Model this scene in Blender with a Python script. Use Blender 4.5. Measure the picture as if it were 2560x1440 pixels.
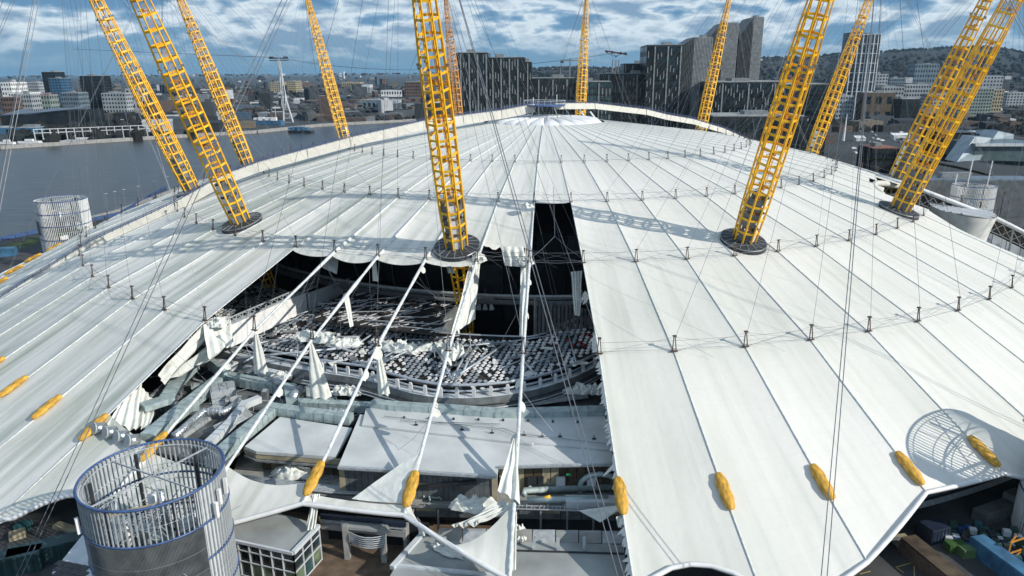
import bpy, math, random
from mathutils import Vector, Matrix, noise
for o in list(bpy.data.objects): bpy.data.objects.remove(o)
scene = bpy.context.scene
col = scene.collection
R = math.radians
rnd = random.Random(7)

# ------------------------------------------------------------------ camera
F = 1780.53; PITCH = .2947; YAW = -.0457; ROLL = .0069
CAM = Vector((0, -243.83, 64.14)); PH = -.0226
_fh = Vector((math.sin(YAW), math.cos(YAW), 0)); _r0 = Vector((math.cos(YAW), -math.sin(YAW), 0))
FWD = _fh*math.cos(PITCH)+Vector((0, 0, -math.sin(PITCH)))
_u0 = _fh*math.sin(PITCH)+Vector((0, 0, math.cos(PITCH)))
RT = _r0*math.cos(ROLL)-_u0*math.sin(ROLL); UP = _r0*math.sin(ROLL)+_u0*math.cos(ROLL)
cam = bpy.data.cameras.new('camera'); cam.sensor_width = 36; cam.lens = 36*F/2560
cam.clip_start = 1; cam.clip_end = 90000
co = bpy.data.objects.new('camera', cam); col.objects.link(co)
m = Matrix.Identity(4)
for i in range(3):
    m[i][0] = RT[i]; m[i][1] = UP[i]; m[i][2] = -FWD[i]; m[i][3] = CAM[i]
co.matrix_world = m
scene.camera = co
# ------------------------------------------------------------------ sun, sky, exposure
SUNV = Vector((.79, -.36, .485)).normalized()
EL = math.asin(SUNV.z)
sun = bpy.data.lights.new('sun', 'SUN'); sun.energy = 4.4; sun.angle = R(.5); sun.color = (1, .935, .85)
so = bpy.data.objects.new('sun', sun); col.objects.link(so)
so.rotation_euler = (-SUNV).to_track_quat('-Z', 'Y').to_euler(); so.location = SUNV*400
w = bpy.data.worlds.new('World'); scene.world = w; w.use_nodes = True
nt = w.node_tree; N = nt.nodes; L = nt.links; N.clear()
def nd(t, **k):
    n = N.new(t)
    for a, b in k.items(): setattr(n, a, b)
    return n
sky = nd('ShaderNodeTexSky', sky_type='NISHITA'); sky.sun_disc = False
sky.sun_elevation = EL; sky.sun_rotation = math.atan2(SUNV.x, SUNV.y); sky.air_density = 1.0; sky.dust_density = .6; sky.ozone_density = 3
tc = nd('ShaderNodeTexCoord'); sep = nd('ShaderNodeSeparateXYZ'); L.new(tc.outputs['Generated'], sep.inputs[0])
def mth(op, a, b=None, c=None):
    n = nd('ShaderNodeMath', operation=op)
    for i, v in enumerate((a, b, c)):
        if v is None: continue
        if isinstance(v, (int, float)): n.inputs[i].default_value = v
        else: L.new(v, n.inputs[i])
    return n.outputs[0]
den = mth('ADD', mth('MAXIMUM', sep.outputs['Z'], 0.0), .17)
cx = mth('DIVIDE', sep.outputs['X'], den); cy = mth('DIVIDE', sep.outputs['Y'], den)
cmb = nd('ShaderNodeCombineXYZ'); L.new(sep.outputs['X'], cmb.inputs[0]); L.new(sep.outputs['Y'], cmb.inputs[1]); L.new(mth('ADD', mth('MULTIPLY', sep.outputs['Z'], 3.0), .37), cmb.inputs[2])
n1 = nd('ShaderNodeTexNoise'); n1.inputs['Scale'].default_value = 11; n1.inputs['Detail'].default_value = 8; n1.inputs['Roughness'].default_value = .52
L.new(cmb.outputs[0], n1.inputs['Vector'])
n2 = nd('ShaderNodeTexNoise'); n2.inputs['Scale'].default_value = 2.2; n2.inputs['Detail'].default_value = 3
L.new(cmb.outputs[0], n2.inputs['Vector'])
dens = mth('ADD', n1.outputs['Fac'], mth('MULTIPLY', mth('SUBTRACT', n2.outputs['Fac'], .5), .5))
rp = nd('ShaderNodeValToRGB'); L.new(dens, rp.inputs[0])
rp.color_ramp.elements[0].position = .41; rp.color_ramp.elements[0].color = (0, 0, 0, 1)
rp.color_ramp.elements[1].position = .51; rp.color_ramp.elements[1].color = (1, 1, 1, 1)
# cloud tone: thin edges bright, thick middles grey
rp2 = nd('ShaderNodeValToRGB'); L.new(dens, rp2.inputs[0])
e = rp2.color_ramp.elements
e[0].position = .43; e[0].color = (3.8, 6.2, 8.6, 1); e[1].position = .53; e[1].color = (10.6, 12.0, 12.8, 1)
k = rp2.color_ramp.elements.new(.64); k.color = (3.3, 5.1, 7.2, 1)
fade = mth('MULTIPLY', rp.outputs[0], mth('MINIMUM', mth('MAXIMUM', mth('MULTIPLY', mth('SUBTRACT', sep.outputs['Z'], .008), 22), 0.0), .88))
mx = nd('ShaderNodeMixRGB'); L.new(fade, mx.inputs[0]); grad = nd('ShaderNodeValToRGB'); L.new(sep.outputs['Z'], grad.inputs[0])
grad.color_ramp.elements[0].position = 0; grad.color_ramp.elements[0].color = (2.3, 4.8, 7.2, 1); grad.color_ramp.elements[1].position = .16; grad.color_ramp.elements[1].color = (.7, 2.4, 5.8, 1)
blend = nd('ShaderNodeMixRGB'); blend.inputs[0].default_value = .88; L.new(sky.outputs[0], blend.inputs[1]); L.new(grad.outputs[0], blend.inputs[2])
L.new(blend.outputs[0], mx.inputs[1]); L.new(rp2.outputs[0], mx.inputs[2])
bg = nd('ShaderNodeBackground'); bg.inputs[1].default_value = .076; L.new(mx.outputs[0], bg.inputs[0])
wo = nd('ShaderNodeOutputWorld'); L.new(bg.outputs[0], wo.inputs[0])
vs = scene.view_settings; vs.view_transform = 'Standard'; vs.look = 'None'; vs.exposure = 0; vs.gamma = 1; vs.use_curve_mapping = False
scene.render.engine = 'CYCLES'

# ------------------------------------------------------------------ measuring helpers
def ray(u, v): return FWD+RT*((u-1280)/F)+UP*((720-v)/F)
def px(u, v, z):                      # the point at height z seen at a photo pixel
    r = ray(u, v); return CAM+r*((z-CAM.z)/r.z)
def at(u, v, Y):                      # the point on the plane y = Y
    r = ray(u, v); return CAM+r*((Y-CAM.y)/r.y)
RR = [0, 20, 66.05, 90.87, 115, 138.56, 162.9, 190]; ZZ = [48.8, 48.3, 42.5, 37.0, 29.8, 21.1, 9.2, -3.0]
def zs(r):
    for i in range(len(RR)-1):
        if r <= RR[i+1]: return ZZ[i]+(ZZ[i+1]-ZZ[i])*(r-RR[i])/(RR[i+1]-RR[i])
    return ZZ[-1]
def pol(k, r, z=None, dz=0):
    a = PH+R(5)*k
    return Vector((r*math.sin(a), -r*math.cos(a), (zs(r) if z is None else z)+dz))
def surf(u, v):
    d = ray(u, v); t = 20
    while t < 900:
        P = CAM+d*t
        if P.z < zs(math.hypot(P.x, P.y)): break
        t += .5
    return P

# ------------------------------------------------------------------ materials
MT = {}
def mat(name, c, rough=.6, metal=0, nscale=.4, namt=.25, bump=0, c2=None, stretch=None, detail=5, uv=False, spec=.5, emit=None):
    if name in MT: return MT[name]
    m = bpy.data.materials.new(name); m.use_nodes = True; t = m.node_tree; b = t.nodes['Principled BSDF']
    b.inputs['Roughness'].default_value = rough; b.inputs['Metallic'].default_value = metal
    b.inputs['Specular IOR Level'].default_value = spec
    tcn = t.nodes.new('ShaderNodeTexCoord'); mp = t.nodes.new('ShaderNodeMapping')
    t.links.new(tcn.outputs['UV' if uv else 'Object'], mp.inputs[0])
    if stretch: mp.inputs['Scale'].default_value = stretch
    nn = t.nodes.new('ShaderNodeTexNoise'); nn.inputs['Scale'].default_value = nscale; nn.inputs['Detail'].default_value = detail
    t.links.new(mp.outputs[0], nn.inputs['Vector'])
    r = t.nodes.new('ShaderNodeValToRGB'); t.links.new(nn.outputs['Fac'], r.inputs[0])
    c2 = c2 or tuple(x*(1-namt*1.6) for x in c)
    r.color_ramp.elements[0].position = .32; r.color_ramp.elements[0].color = (*c2, 1)
    r.color_ramp.elements[1].position = .66; r.color_ramp.elements[1].color = (*c, 1)
    t.links.new(r.outputs[0], b.inputs['Base Color'])
    if bump:
        bp = t.nodes.new('ShaderNodeBump'); bp.inputs['Strength'].default_value = bump; bp.inputs['Distance'].default_value = .3
        t.links.new(nn.outputs['Fac'], bp.inputs['Height']); t.links.new(bp.outputs[0], b.inputs['Normal'])
    if emit:
        b.inputs['Emission Color'].default_value = (*emit[:3], 1); b.inputs['Emission Strength'].default_value = emit[3]
    MT[name] = m; return m
def fabric_mat():
    m = bpy.data.materials.new('coated_fabric'); m.use_nodes = True; t = m.node_tree; b = t.nodes['Principled BSDF']
    b.inputs['Roughness'].default_value = .55
    tcn = t.nodes.new('ShaderNodeTexCoord')
    def ns(sc, stretch, det=4, src='UV'):
        mp = t.nodes.new('ShaderNodeMapping'); mp.inputs['Scale'].default_value = stretch
        t.links.new(tcn.outputs[src], mp.inputs[0])
        n = t.nodes.new('ShaderNodeTexNoise'); n.inputs['Scale'].default_value = sc; n.inputs['Detail'].default_value = det
        t.links.new(mp.outputs[0], n.inputs['Vector']); return n.outputs['Fac']
    st = ns(1.0, (5, .035, 1)); bl = ns(.06, (1, 1, 1), 3, 'Object')
    geo = t.nodes.new('ShaderNodeSeparateXYZ'); t.links.new(tcn.outputs['Object'], geo.inputs[0])
    def M(op, a, b_=None):
        n = t.nodes.new('ShaderNodeMath'); n.operation = op; n.use_clamp = (op == 'MULTIPLY')
        for i, v in enumerate((a, b_)):
            if v is None: continue
            if isinstance(v, (int, float)): n.inputs[i].default_value = v
            else: t.links.new(v, n.inputs[i])
        return n.outputs[0]
    # algae streaks, made stronger leftwards to paint in the shade of grazing sun
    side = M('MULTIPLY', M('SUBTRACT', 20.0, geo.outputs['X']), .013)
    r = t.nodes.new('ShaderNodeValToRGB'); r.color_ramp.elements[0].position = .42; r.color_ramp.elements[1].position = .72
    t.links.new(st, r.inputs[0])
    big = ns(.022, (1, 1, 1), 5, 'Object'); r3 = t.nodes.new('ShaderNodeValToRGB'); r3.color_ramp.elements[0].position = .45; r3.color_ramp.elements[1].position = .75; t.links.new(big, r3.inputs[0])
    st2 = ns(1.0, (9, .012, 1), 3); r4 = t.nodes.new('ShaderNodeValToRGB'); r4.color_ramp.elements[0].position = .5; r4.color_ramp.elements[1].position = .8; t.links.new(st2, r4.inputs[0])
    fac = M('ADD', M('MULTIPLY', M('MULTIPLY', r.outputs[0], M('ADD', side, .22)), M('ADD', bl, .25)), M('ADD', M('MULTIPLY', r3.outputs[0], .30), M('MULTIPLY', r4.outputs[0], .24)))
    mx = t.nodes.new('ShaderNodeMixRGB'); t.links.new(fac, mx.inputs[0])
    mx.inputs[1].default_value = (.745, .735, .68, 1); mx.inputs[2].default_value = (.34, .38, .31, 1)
    # weld seams across each panel
    sp = t.nodes.new('ShaderNodeSeparateXYZ'); t.links.new(tcn.outputs['UV'], sp.inputs[0])
    fr = M('FRACT', M('DIVIDE', sp.outputs['Y'], 2.9)); ln = M('LESS_THAN', fr, .035)
    mx2 = t.nodes.new('ShaderNodeMixRGB'); t.links.new(M('MULTIPLY', ln, .14), mx2.inputs[0])
    t.links.new(mx.outputs[0], mx2.inputs[1]); mx2.inputs[2].default_value = (.5, .5, .48, 1)
    t.links.new(mx2.outputs[0], b.inputs['Base Color'])
    bp = t.nodes.new('ShaderNodeBump'); bp.inputs['Strength'].default_value = .25; bp.inputs['Distance'].default_value = .25
    wr = ns(.7, (1, 1, 1), 3, 'Object'); t.links.new(wr, bp.inputs['Height']); t.links.new(bp.outputs[0], b.inputs['Normal'])
    return m
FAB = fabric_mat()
CLOTH = mat('torn_cloth', (.72, .74, .69), .7, nscale=1.2, namt=.10, bump=.3)
CABLEW = mat('cable_sleeve', (.74, .78, .77), .6, nscale=2, namt=.2)
YEL = mat('yellow_paint', (.94, .55, .02), .4, nscale=.8, namt=.16, c2=(.78, .38, .015))
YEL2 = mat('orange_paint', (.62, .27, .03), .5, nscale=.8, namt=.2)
COVER = mat('yellow_cover', (.74, .41, .05), .65, nscale=1.3, namt=.35, bump=.07, stretch=(2.5, 1, 1))
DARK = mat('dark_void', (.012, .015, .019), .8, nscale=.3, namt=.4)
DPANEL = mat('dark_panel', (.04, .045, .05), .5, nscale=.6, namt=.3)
GREY = mat('grey_metal', (.30, .32, .33), .45, .3, nscale=.8, namt=.25)
LGREY = mat('light_grey_metal', (.48, .52, .54), .45, .2, nscale=1.5, namt=.18)
GALV = mat('galvanised_duct', (.44, .54, .54), .45, .2, nscale=.9, namt=.22)
FOIL = mat('foil_lagging', (.55, .60, .63), .3, .7, nscale=2.5, namt=.3, bump=.5)
STEEL = mat('steel_tube', (.50, .55, .60), .4, .3, nscale=1, namt=.2)
BROWNS = mat('rusty_strut', (.09, .06, .045), .6, nscale=2)
CABLE = mat('steel_cable', (.22, .24, .27), .5, .3, nscale=1)
WHITE = mat('white_paint', (.78, .79, .78), .5, nscale=.8, namt=.08)
WGREY = mat('white_cladding', (.60, .64, .66), .45, nscale=.5, namt=.12)
BLUE = mat('blue_paint', (.06, .12, .28), .45, nscale=1, namt=.25)
MEM = mat('roof_membrane', (.62, .65, .64), .8, nscale=.16, namt=.17, detail=10)
MEM2 = mat('roof_membrane_grey', (.36, .385, .375), .85, nscale=.16, namt=.24, detail=9)
CONC = mat('concrete', (.34, .345, .33), .85, nscale=.5, namt=.2)
CREAM = mat('cream_wall', (.42, .37, .25), .8, nscale=.4, namt=.25)
BRWN = mat('brown_wall', (.13, .095, .06), .8, nscale=.5, namt=.4)
SLATE = mat('ribbed_cladding', (.16, .18, .185), .55, nscale=.6, namt=.3)
GLASSD = mat('dark_glass', (.02, .038, .045), .12, nscale=.25, namt=.6, spec=.7)
GLASST = mat('teal_glass', (.035, .10, .105), .15, nscale=.2, namt=.6, spec=.7)
GLASSG = mat('green_lit_interior', (.20, .27, .16), .5, nscale=.5, namt=.8)
PAVE = mat('brick_paving', (.17, .12, .08), .85, nscale=.6, namt=.3)
ASPH = mat('asphalt', (.075, .078, .08), .85, nscale=.15, namt=.35, detail=9)
GROUND = mat('city_ground', (.042, .052, .056), .9, nscale=.012, namt=.5, c2=(.02, .027, .03), detail=12)
GRASS = mat('grass', (.06, .10, .025), .95, nscale=.3, namt=.4)
HILLM = mat('wooded_hill', (.018, .028, .03), .95, nscale=.006, namt=.5, c2=(.008, .014, .018), detail=12)
WATER = mat('river_water', (.042, .048, .047), .3, nscale=.11, namt=.5, bump=1.0, stretch=(.45, 1.8, 1), detail=10, spec=.35)
BEIGE = mat('beige_fabric', (.60, .59, .53), .7, nscale=.6, namt=.08)
NAVY = mat('navy_panel', (.018, .03, .06), .5)
RED = mat('red_paint', (.40, .03, .03), .5, nscale=1.5)
GREENP = mat('green_paint', (.05, .12, .03), .6, nscale=1.5)
BLUEC = mat('blue_container', (.07, .20, .34), .5, nscale=.6, namt=.3)
SEATD = mat('black_seating', (.045, .04, .038), .8, nscale=.8, namt=.5)
TILEW = mat('white_tile', (.72, .73, .73), .6, nscale=1.5, namt=.15)
TILEG = mat('grey_tile', (.30, .35, .39), .6, nscale=1.5, namt=.2)

# ------------------------------------------------------------------ mesh helpers
def tag(o, label=None, cat=None, group=None, kind=None):
    if label: o['label'] = label
    if cat: o['category'] = cat
    if group: o['group'] = group
    if kind: o['kind'] = kind
    return o
def empty(name, loc, label, cat, group=None):
    o = bpy.data.objects.new(name, None); o.location = loc; o.empty_display_size = .1
    col.objects.link(o); return tag(o, label, cat, group)
class MB:
    def __init__(s): s.v = []; s.f = []; s.uv = None
    def add(s, vs, fs):
        b = len(s.v); s.v += [tuple(x) for x in vs]; s.f += [tuple(i+b for i in f) for f in fs]; return s
    def hexa(s, p):                    # eight corners: bottom four, top four
        return s.add(p, [(3, 2, 1, 0), (4, 5, 6, 7), (0, 1, 5, 4), (1, 2, 6, 5), (2, 3, 7, 6), (3, 0, 4, 7)])
    def box(s, c, d, rz=0):
        ca, sa = math.cos(rz), math.sin(rz); p = []
        for z in (-1, 1):
            for x, y in ((-1, -1), (1, -1), (1, 1), (-1, 1)):
                X = x*d[0]/2; Y = y*d[1]/2
                p.append((c[0]+X*ca-Y*sa, c[1]+X*sa+Y*ca, c[2]+z*d[2]/2))
        return s.hexa(p)
    def bar(s, a, b, w=.2, h=None, up=Vector((0, 0, 1))):
        a = Vector(a); b = Vector(b); d = (b-a)
        if d.length < 1e-6: return s
        d.normalize(); x = d.cross(up)
        if x.length < 1e-3: x = d.cross(Vector((1, 0, 0)))
        x.normalize(); y = x.cross(d); h = h or w; x = x*w/2; y = y*h/2
        return s.hexa([a-x-y, a+x-y, b+x-y, b-x-y, a-x+y, a+x+y, b+x+y, b-x+y])
    def tube(s, pts, r, n=6, cap=True):
        pts = [Vector(p) for p in pts]; rs = r if isinstance(r, (list, tuple)) else [r]*len(pts)
        b = len(s.v); prev = None
        for i, p in enumerate(pts):
            d = (pts[min(i+1, len(pts)-1)]-pts[max(i-1, 0)]).normalized()
            x = d.cross(Vector((0, 0, 1))) if prev is None else prev-d*prev.dot(d)
            if x.length < 1e-3: x = d.cross(Vector((1, 0, 0)))
            x.normalize(); prev = x; y = d.cross(x)
            for j in range(n):
                t = 2*math.pi*j/n; s.v.append(tuple(p+(x*math.cos(t)+y*math.sin(t))*rs[i]))
        for i in range(len(pts)-1):
            for j in range(n):
                s.f.append((b+i*n+j, b+i*n+(j+1) % n, b+(i+1)*n+(j+1) % n, b+(i+1)*n+j))
        if cap:
            s.f.append(tuple(b+j for j in reversed(range(n)))); s.f.append(tuple(b+(len(pts)-1)*n+j for j in range(n)))
        return s
    def prism(s, poly, z0, z1):        # outline in plan; z may be one number or per-vertex list
        n = len(poly); z0 = z0 if isinstance(z0, list) else [z0]*n; z1 = z1 if isinstance(z1, list) else [z1]*n
        a = sum(poly[i][0]*poly[(i+1) % n][1]-poly[(i+1) % n][0]*poly[i][1] for i in range(n))
        if a < 0: poly = poly[::-1]; z0 = z0[::-1]; z1 = z1[::-1]
        vs = [(p[0], p[1], z0[i]) for i, p in enumerate(poly)]+[(p[0], p[1], z1[i]) for i, p in enumerate(poly)]
        fs = [tuple(reversed(range(n))), tuple(range(n, 2*n))]+[(i, (i+1) % n, n+(i+1) % n, n+i) for i in range(n)]
        return s.add(vs, fs)
    def grid(s, fn, nu, nv, uvf=None):
        b = len(s.v)
        for j in range(nv+1):
            for i in range(nu+1): s.v.append(tuple(fn(i/nu, j/nv)))
        for j in range(nv):
            for i in range(nu):
                a = b+j*(nu+1)+i; s.f.append((a, a+1, a+nu+2, a+nu+1))
        if uvf:
            s.uv = [uvf(i/nu, j/nv) for j in range(nv+1) for i in range(nu+1)]
        return s
    def mesh(s, name, m, off=Vector((0, 0, 0)), smooth=False):
        me = bpy.data.meshes.new(name)
        me.from_pydata([(v[0]-off[0], v[1]-off[1], v[2]-off[2]) for v in s.v], [], s.f)
        if s.uv:
            ul = me.uv_layers.new(name='UVMap')
            for lp in me.loops: ul.data[lp.index].uv = s.uv[lp.vertex_index]
        if m: me.materials.append(m)
        if smooth: me.polygons.foreach_set('use_smooth', [True]*len(me.polygons))
        me.update(); return me
    def build(s, name, m, parent=None, smooth=False, kind=None, label=None, cat=None, group=None):
        off = Vector((0, 0, 0)); q = parent
        while q is not None: off += Vector(q.location); q = q.parent
        loc = Vector((0, 0, 0))
        if parent is None and s.v:
            xs = [v[0] for v in s.v]; ys = [v[1] for v in s.v]; zz_ = [v[2] for v in s.v]
            loc = Vector(((min(xs)+max(xs))/2, (min(ys)+max(ys))/2, min(zz_)))
            if kind in ('structure', 'stuff'): loc = Vector((0, 0, 0))
        me = s.mesh(name, m, off+loc, smooth)
        o = bpy.data.objects.new(name, me); o.location = loc; col.objects.link(o)
        if parent: o.parent = parent
        return tag(o, label, cat, group, kind)
def link(name, me, parent, mw=None):
    o = bpy.data.objects.new(name, me); col.objects.link(o); o.parent = parent
    if mw is not None:
        if isinstance(mw, Matrix): o.matrix_local = mw
        else: o.location = mw
    return o
def lerp(a, b, t): return a+(b-a)*t
def nz(p, s=1.0, seed=0): return noise.noise(Vector((p[0]*s+seed*7.3, p[1]*s-seed*3.1, p[2]*s+seed*1.7)))

# ------------------------------------------------------------------ ground, river, hills
g = MB(); g.prism([(60000*math.cos(a*math.pi/12), 60000*math.sin(a*math.pi/12)) for a in range(24)], -1.2, 0)
g.build('ground', GROUND, kind='structure')
far_shore = [px(-400, 388, 0), px(0, 373, 0), px(400, 347, 0), px(640, 333, 0), px(800, 316, 0), px(1060, 302, 0)]
near_shore = [Vector((90, 700, 0)), Vector((-10, 420, 0)), Vector((-150, 300, 0)), Vector((-215, 190, 0)), px(300, 528, 0), px(130, 572, 0), px(0, 600, 0), px(-500, 740, 0)]
g = MB(); P = [tuple(p[:2]) for p in far_shore+near_shore]
g.add([(x, y, .02) for x, y in P], [tuple(range(len(P)))]); g.build('river', WATER, kind='structure')
def strip(name, pts, w0, z0, z1, m, kind='structure'):
    b = MB()
    for a, c in zip(pts[:-1], pts[1:]): b.bar(Vector((a[0], a[1], (z0+z1)/2)), Vector((c[0], c[1], (z0+z1)/2)), w0, z1-z0)
    return b.build(name, m, kind=kind)
strip('river_wall', far_shore, 6, 0, 3.2, CONC)
strip('river_wall', near_shore[2:], 2, 0, 1.0, CONC)
def fence(pts, n, h, label):
    root = empty('riverside_fence', pts[0], label, 'fence')
    me = None; b = MB(); b.box((0, 0, h/2), (1, .12, h)); 
    for a, c in zip(pts[:-1], pts[1:]):
        d = c-a; k_ = max(2, int(d.length/4.2)); rz = math.atan2(d.y, d.x)
        b = MB(); b.box((0, 0, h/2), (d.length/k_-.25, .14, h)); me = b.mesh('fence_panel', BLUE)
        for i in range(k_):
            p = a+d*((i+.5)/k_)-Vector(root.location)
            link('fence_panel', me, root, Matrix.Translation(p) @ Matrix.Rotation(rz, 4, 'Z'))
fp = [px(-60, 615, 0), px(70, 588, 0), px(200, 560, 0), px(300, 538, 0), Vector((-222, 165, 0))]
fence(fp, 60, 1.7, 'blue hoarding fence along the near river bank behind the lattice towers')
g = MB(); P = [px(-80, 640, 0), px(60, 600, 0), px(190, 570, 0), px(330, 545, 0), Vector((-200, 40, 0)), Vector((-205, -60, 0)), Vector((-230, -80, 0))]
g.add([(p.x, p.y, .012) for p in P], [tuple(range(len(P)))]); g.build('lawn', GRASS, kind='structure')
# apron of asphalt and brick paving round the arena
g = MB(); g.prism([(196*math.cos(a*math.pi/24), 196*math.sin(a*math.pi/24)) for a in range(48)], 0, .03); g.build('service_road', ASPH, kind='structure')
g = MB(); P = [pol(-3.4, 190, .05), pol(-3.2, 140, .05), pol(.4, 140, .05), pol(.4, 190, .05)]
g.add(P, [(0, 1, 2, 3)]); g.build('paved_forecourt', PAVE, kind='structure')
# hills on the horizon
prof = [(-900, 181), (0, 182), (600, 181.5), (1050, 181), (1250, 178), (1330, 173), (1450, 171), (1560, 175), (1750, 168), (1900, 155), (2050, 150), (2200, 144), (2280, 139), (2350, 137), (2420, 134), (2490, 137), (2560, 149), (2700, 158), (2900, 168), (3300, 178)]
def pf(u):
    for a, b_ in zip(prof[:-1], prof[1:]):
        if u <= b_[0]: return a[1]+(b_[1]-a[1])*(u-a[0])/(b_[0]-a[0])
    return prof[-1][1]
def hillpt(a, b_):
    u = 1180+a*2100; D = 1500+b_*4600
    p = at(u, 179.5, CAM.y+D); 
    top = 64+(179.5-pf(u))*4700/F*1.06
    s = math.sin(min(1, (D-1500)/3100)*math.pi/2)**2.4 if D < 4600 else max(0, 1-(D-4600)/2600)
    n_ = nz((p.x, p.y, 0), .0016)*.16+nz((p.x, p.y, 0), .006)*.04
    return (p.x, p.y, max(-1, (top-4)*s*(1+n_*(1 if s < .9 else .25))-1+min(1.0, s*8)))
g = MB(); g.grid(hillpt, 110, 40); g.build('hills', HILLM, kind='structure', smooth=True)
def hill_h(u, D):
    top = 64+(179.5-pf(u))*4700/F*1.06
    return max(0, (top-4)*math.sin(min(1, max(0, D-1500)/3100)*math.pi/2)**2.4)

# ------------------------------------------------------------------ the domed arena
dome = empty('domed_arena', (0, 0, 0), 'huge white fabric dome held by cables, its near side torn open', 'dome')
def edge(k):
    x = k % 6
    if x <= 3:
        dx = abs(x-(1.8 if -6 <= k < -3 else 1.5)); d = min(x, 3-x)
        return min(169.7+11*dx*dx+10*dx**4, 171.4+5.5*d, 183)
    y = x-3
    return 171.4-7.1*y if y < 1 else (164.35 if y < 2 else 164.35+7.1*(y-2))
def sm(x): x = max(0, min(1, x)); return x*x*(3-2*x)
def sag(r): return .034*r*R(5)+.06
def skin(k, r):                        # the fabric between two radial cables hangs in a trough
    t = k-math.floor(k); ch = math.cos(R(5)*(t-.5))/math.cos(R(2.5))
    p = pol(k, r); f_ = 4*t*(1-t)
    ring = min(abs(r-q) for q in RR[2:7])
    s = sag(r)*min(1, .12+(r/100)**2)*(.55+.45*min(1, ring/9)) if r < 166 else sag(r)*.6
    p.z -= f_**.85*s
    return p
def panel(j, r0, r1, nu=9, nv=10, name='fabric_panel'):
    b = MB(); fn1 = (lambda k: min(r1, edge(k))) if r1 < 400 else edge
    rr = sorted(set([r0]+[q for q in RR if r0 < q < (r1 if r1 < 400 else 163)]))
    stops = []
    ends = rr+([r1] if r1 < 400 else [None])
    for a, c in zip(ends[:-1], ends[1:]):
        n = max(2, int(((c or 172)-a)/4.5)); stops += [(a, c, i/n) for i in range(n)]
    stops.append((ends[-2], ends[-1], 1.0))
    off = j*37.13
    def f(u, v):
        a, c, t = stops[round(v*(len(stops)-1))]; k = j+u
        c2 = edge(k if 0 < u < 1 else (k+1e-4 if u == 0 else k-1e-4)) if c is None else c
        kk = j+max(1e-6, min(1-1e-6, u)); r = a+(c2-a)*t
        p = skin(kk, r); return p
    def uvf(u, v):
        a, c, t = stops[round(v*(len(stops)-1))]; return (u+off, a+((c or 172)-a)*t)
    b.grid(f, nu, len(stops)-1, uvf)
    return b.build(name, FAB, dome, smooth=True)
TORN = range(-5, 1)
for j in range(-36, 36):
    panel(j, 20, 90.87)
    if j != 0: panel(j, 90.87, {-1: 108.0, 12: 103.5, 13: 99.5, 14: 102, 15: 109}.get(j, 115))
    if j in TORN: continue
    if 12 <= j <= 15: continue          # the notch round the tunnel vent
    if j == 11: continue
    panel(j, 115, 999, nu=12)
def notch_lip(k0, k1f, r0, name='fabric_panel'):
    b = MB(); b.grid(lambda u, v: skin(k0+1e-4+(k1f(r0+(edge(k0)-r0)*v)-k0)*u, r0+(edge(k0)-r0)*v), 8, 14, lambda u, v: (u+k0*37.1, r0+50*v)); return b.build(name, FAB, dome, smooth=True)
notch_lip(11, lambda r: 12.0-.6*sm((r-112)/12), 115)
# hems left above the torn bays (short sagging skirts past the 115 m ring)
def hem(j, depth, drop=.5, jag=0, t0=0, t1=1, r_=115):
    b = MB()
    def f(u, v):
        t = t0+(t1-t0)*u; k = j+t; r = r_+v*depth*(.6+.4*math.sin(math.pi*min(1, max(0, t)))**.6)*(1+jag*nz((t*13, j, 0), 1.0))
        p = skin(k, r); p.z -= v*drop*4*t*(1-t); return p
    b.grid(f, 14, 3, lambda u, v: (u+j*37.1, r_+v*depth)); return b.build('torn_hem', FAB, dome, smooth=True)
hem(-5, 1.5, .1); hem(-4, 1.5, .5); hem(-3, 1.2, .3); hem(-2, 1.0, .2, .5)
hem(-1, 1.2, .3, 1.6, r_=108)
# fabric left between the yellow covers and the scalloped edge in the torn bays
def strip_panel(j, fa, fb, k0=None, k1=None):
    b = MB(); k0 = j if k0 is None else k0; k1 = j+1 if k1 is None else k1
    def f(u, v):
        k = k0+(k1-k0)*u; k = max(k0+1e-5, min(k1-1e-5, k)); r = fa(k)+(fb(k)-fa(k))*v
        p = pol(k, r); t = (k-k0)/(k1-k0); p.z -= .8*4*t*(1-t)*(1-v)*.6; p.z += .08*nz((k*9, r*.6, j), 1.5); return p
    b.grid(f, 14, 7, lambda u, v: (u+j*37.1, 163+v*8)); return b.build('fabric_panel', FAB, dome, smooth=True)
strip_panel(-5, lambda k: 158.5+2.5*(k+5), edge)
strip_panel(-4, lambda k: 162-0*(k), edge)
strip_panel(-3, lambda k: 161.4+1.0*math.sin(math.pi*(k+3)), edge)
strip_panel(-2, lambda k: 163.2-.2*math.sin(math.pi*(k+2)), edge)
strip_panel(-1, lambda k: 162.5+(0 if k < -.9 else 1)*0+5.0*max(0, math.sin(math.pi*min(1, (k+1)*1.05)))**.8, edge)
# radial cables with white sleeves, ring cables, edge beam
for k in range(-36, 36):
    torn = -5 < k < 1
    pts = [pol(k, r, dz=.07) for r in (20, 66.05, 90.87, 115, 138.56, 162.9, edge(k)+.5)]
    if 12 <= k <= 15: pts = pts[:3]+[pol(k, 101, dz=.12)]
    rad = [.04, .06, .08, .10, .11, .12, .12][:len(pts)]
    if torn: rad = [.13, .14, .16, .30, .27, .3, .3]
    if torn:
        p2 = []; r2_ = []
        for a_, c_, ra, rc in zip(pts[2:-1], pts[3:], rad[2:-1], rad[3:]):
            for i in range(8):
                t_ = i/8; p2.append(lerp(a_, c_, t_)); r2_.append(max(.1, (ra+(rc-ra)*t_)*(.78+.9*abs(nz((t_*2.1, k*3.3, ra*9), 2.0)))))
        pts = pts[:2]+p2+[pts[-1]]; rad = rad[:2]+r2_+[.28]
    MB().tube(pts, rad, 6).build('radial_cable', CABLEW, dome, smooth=True)
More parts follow.
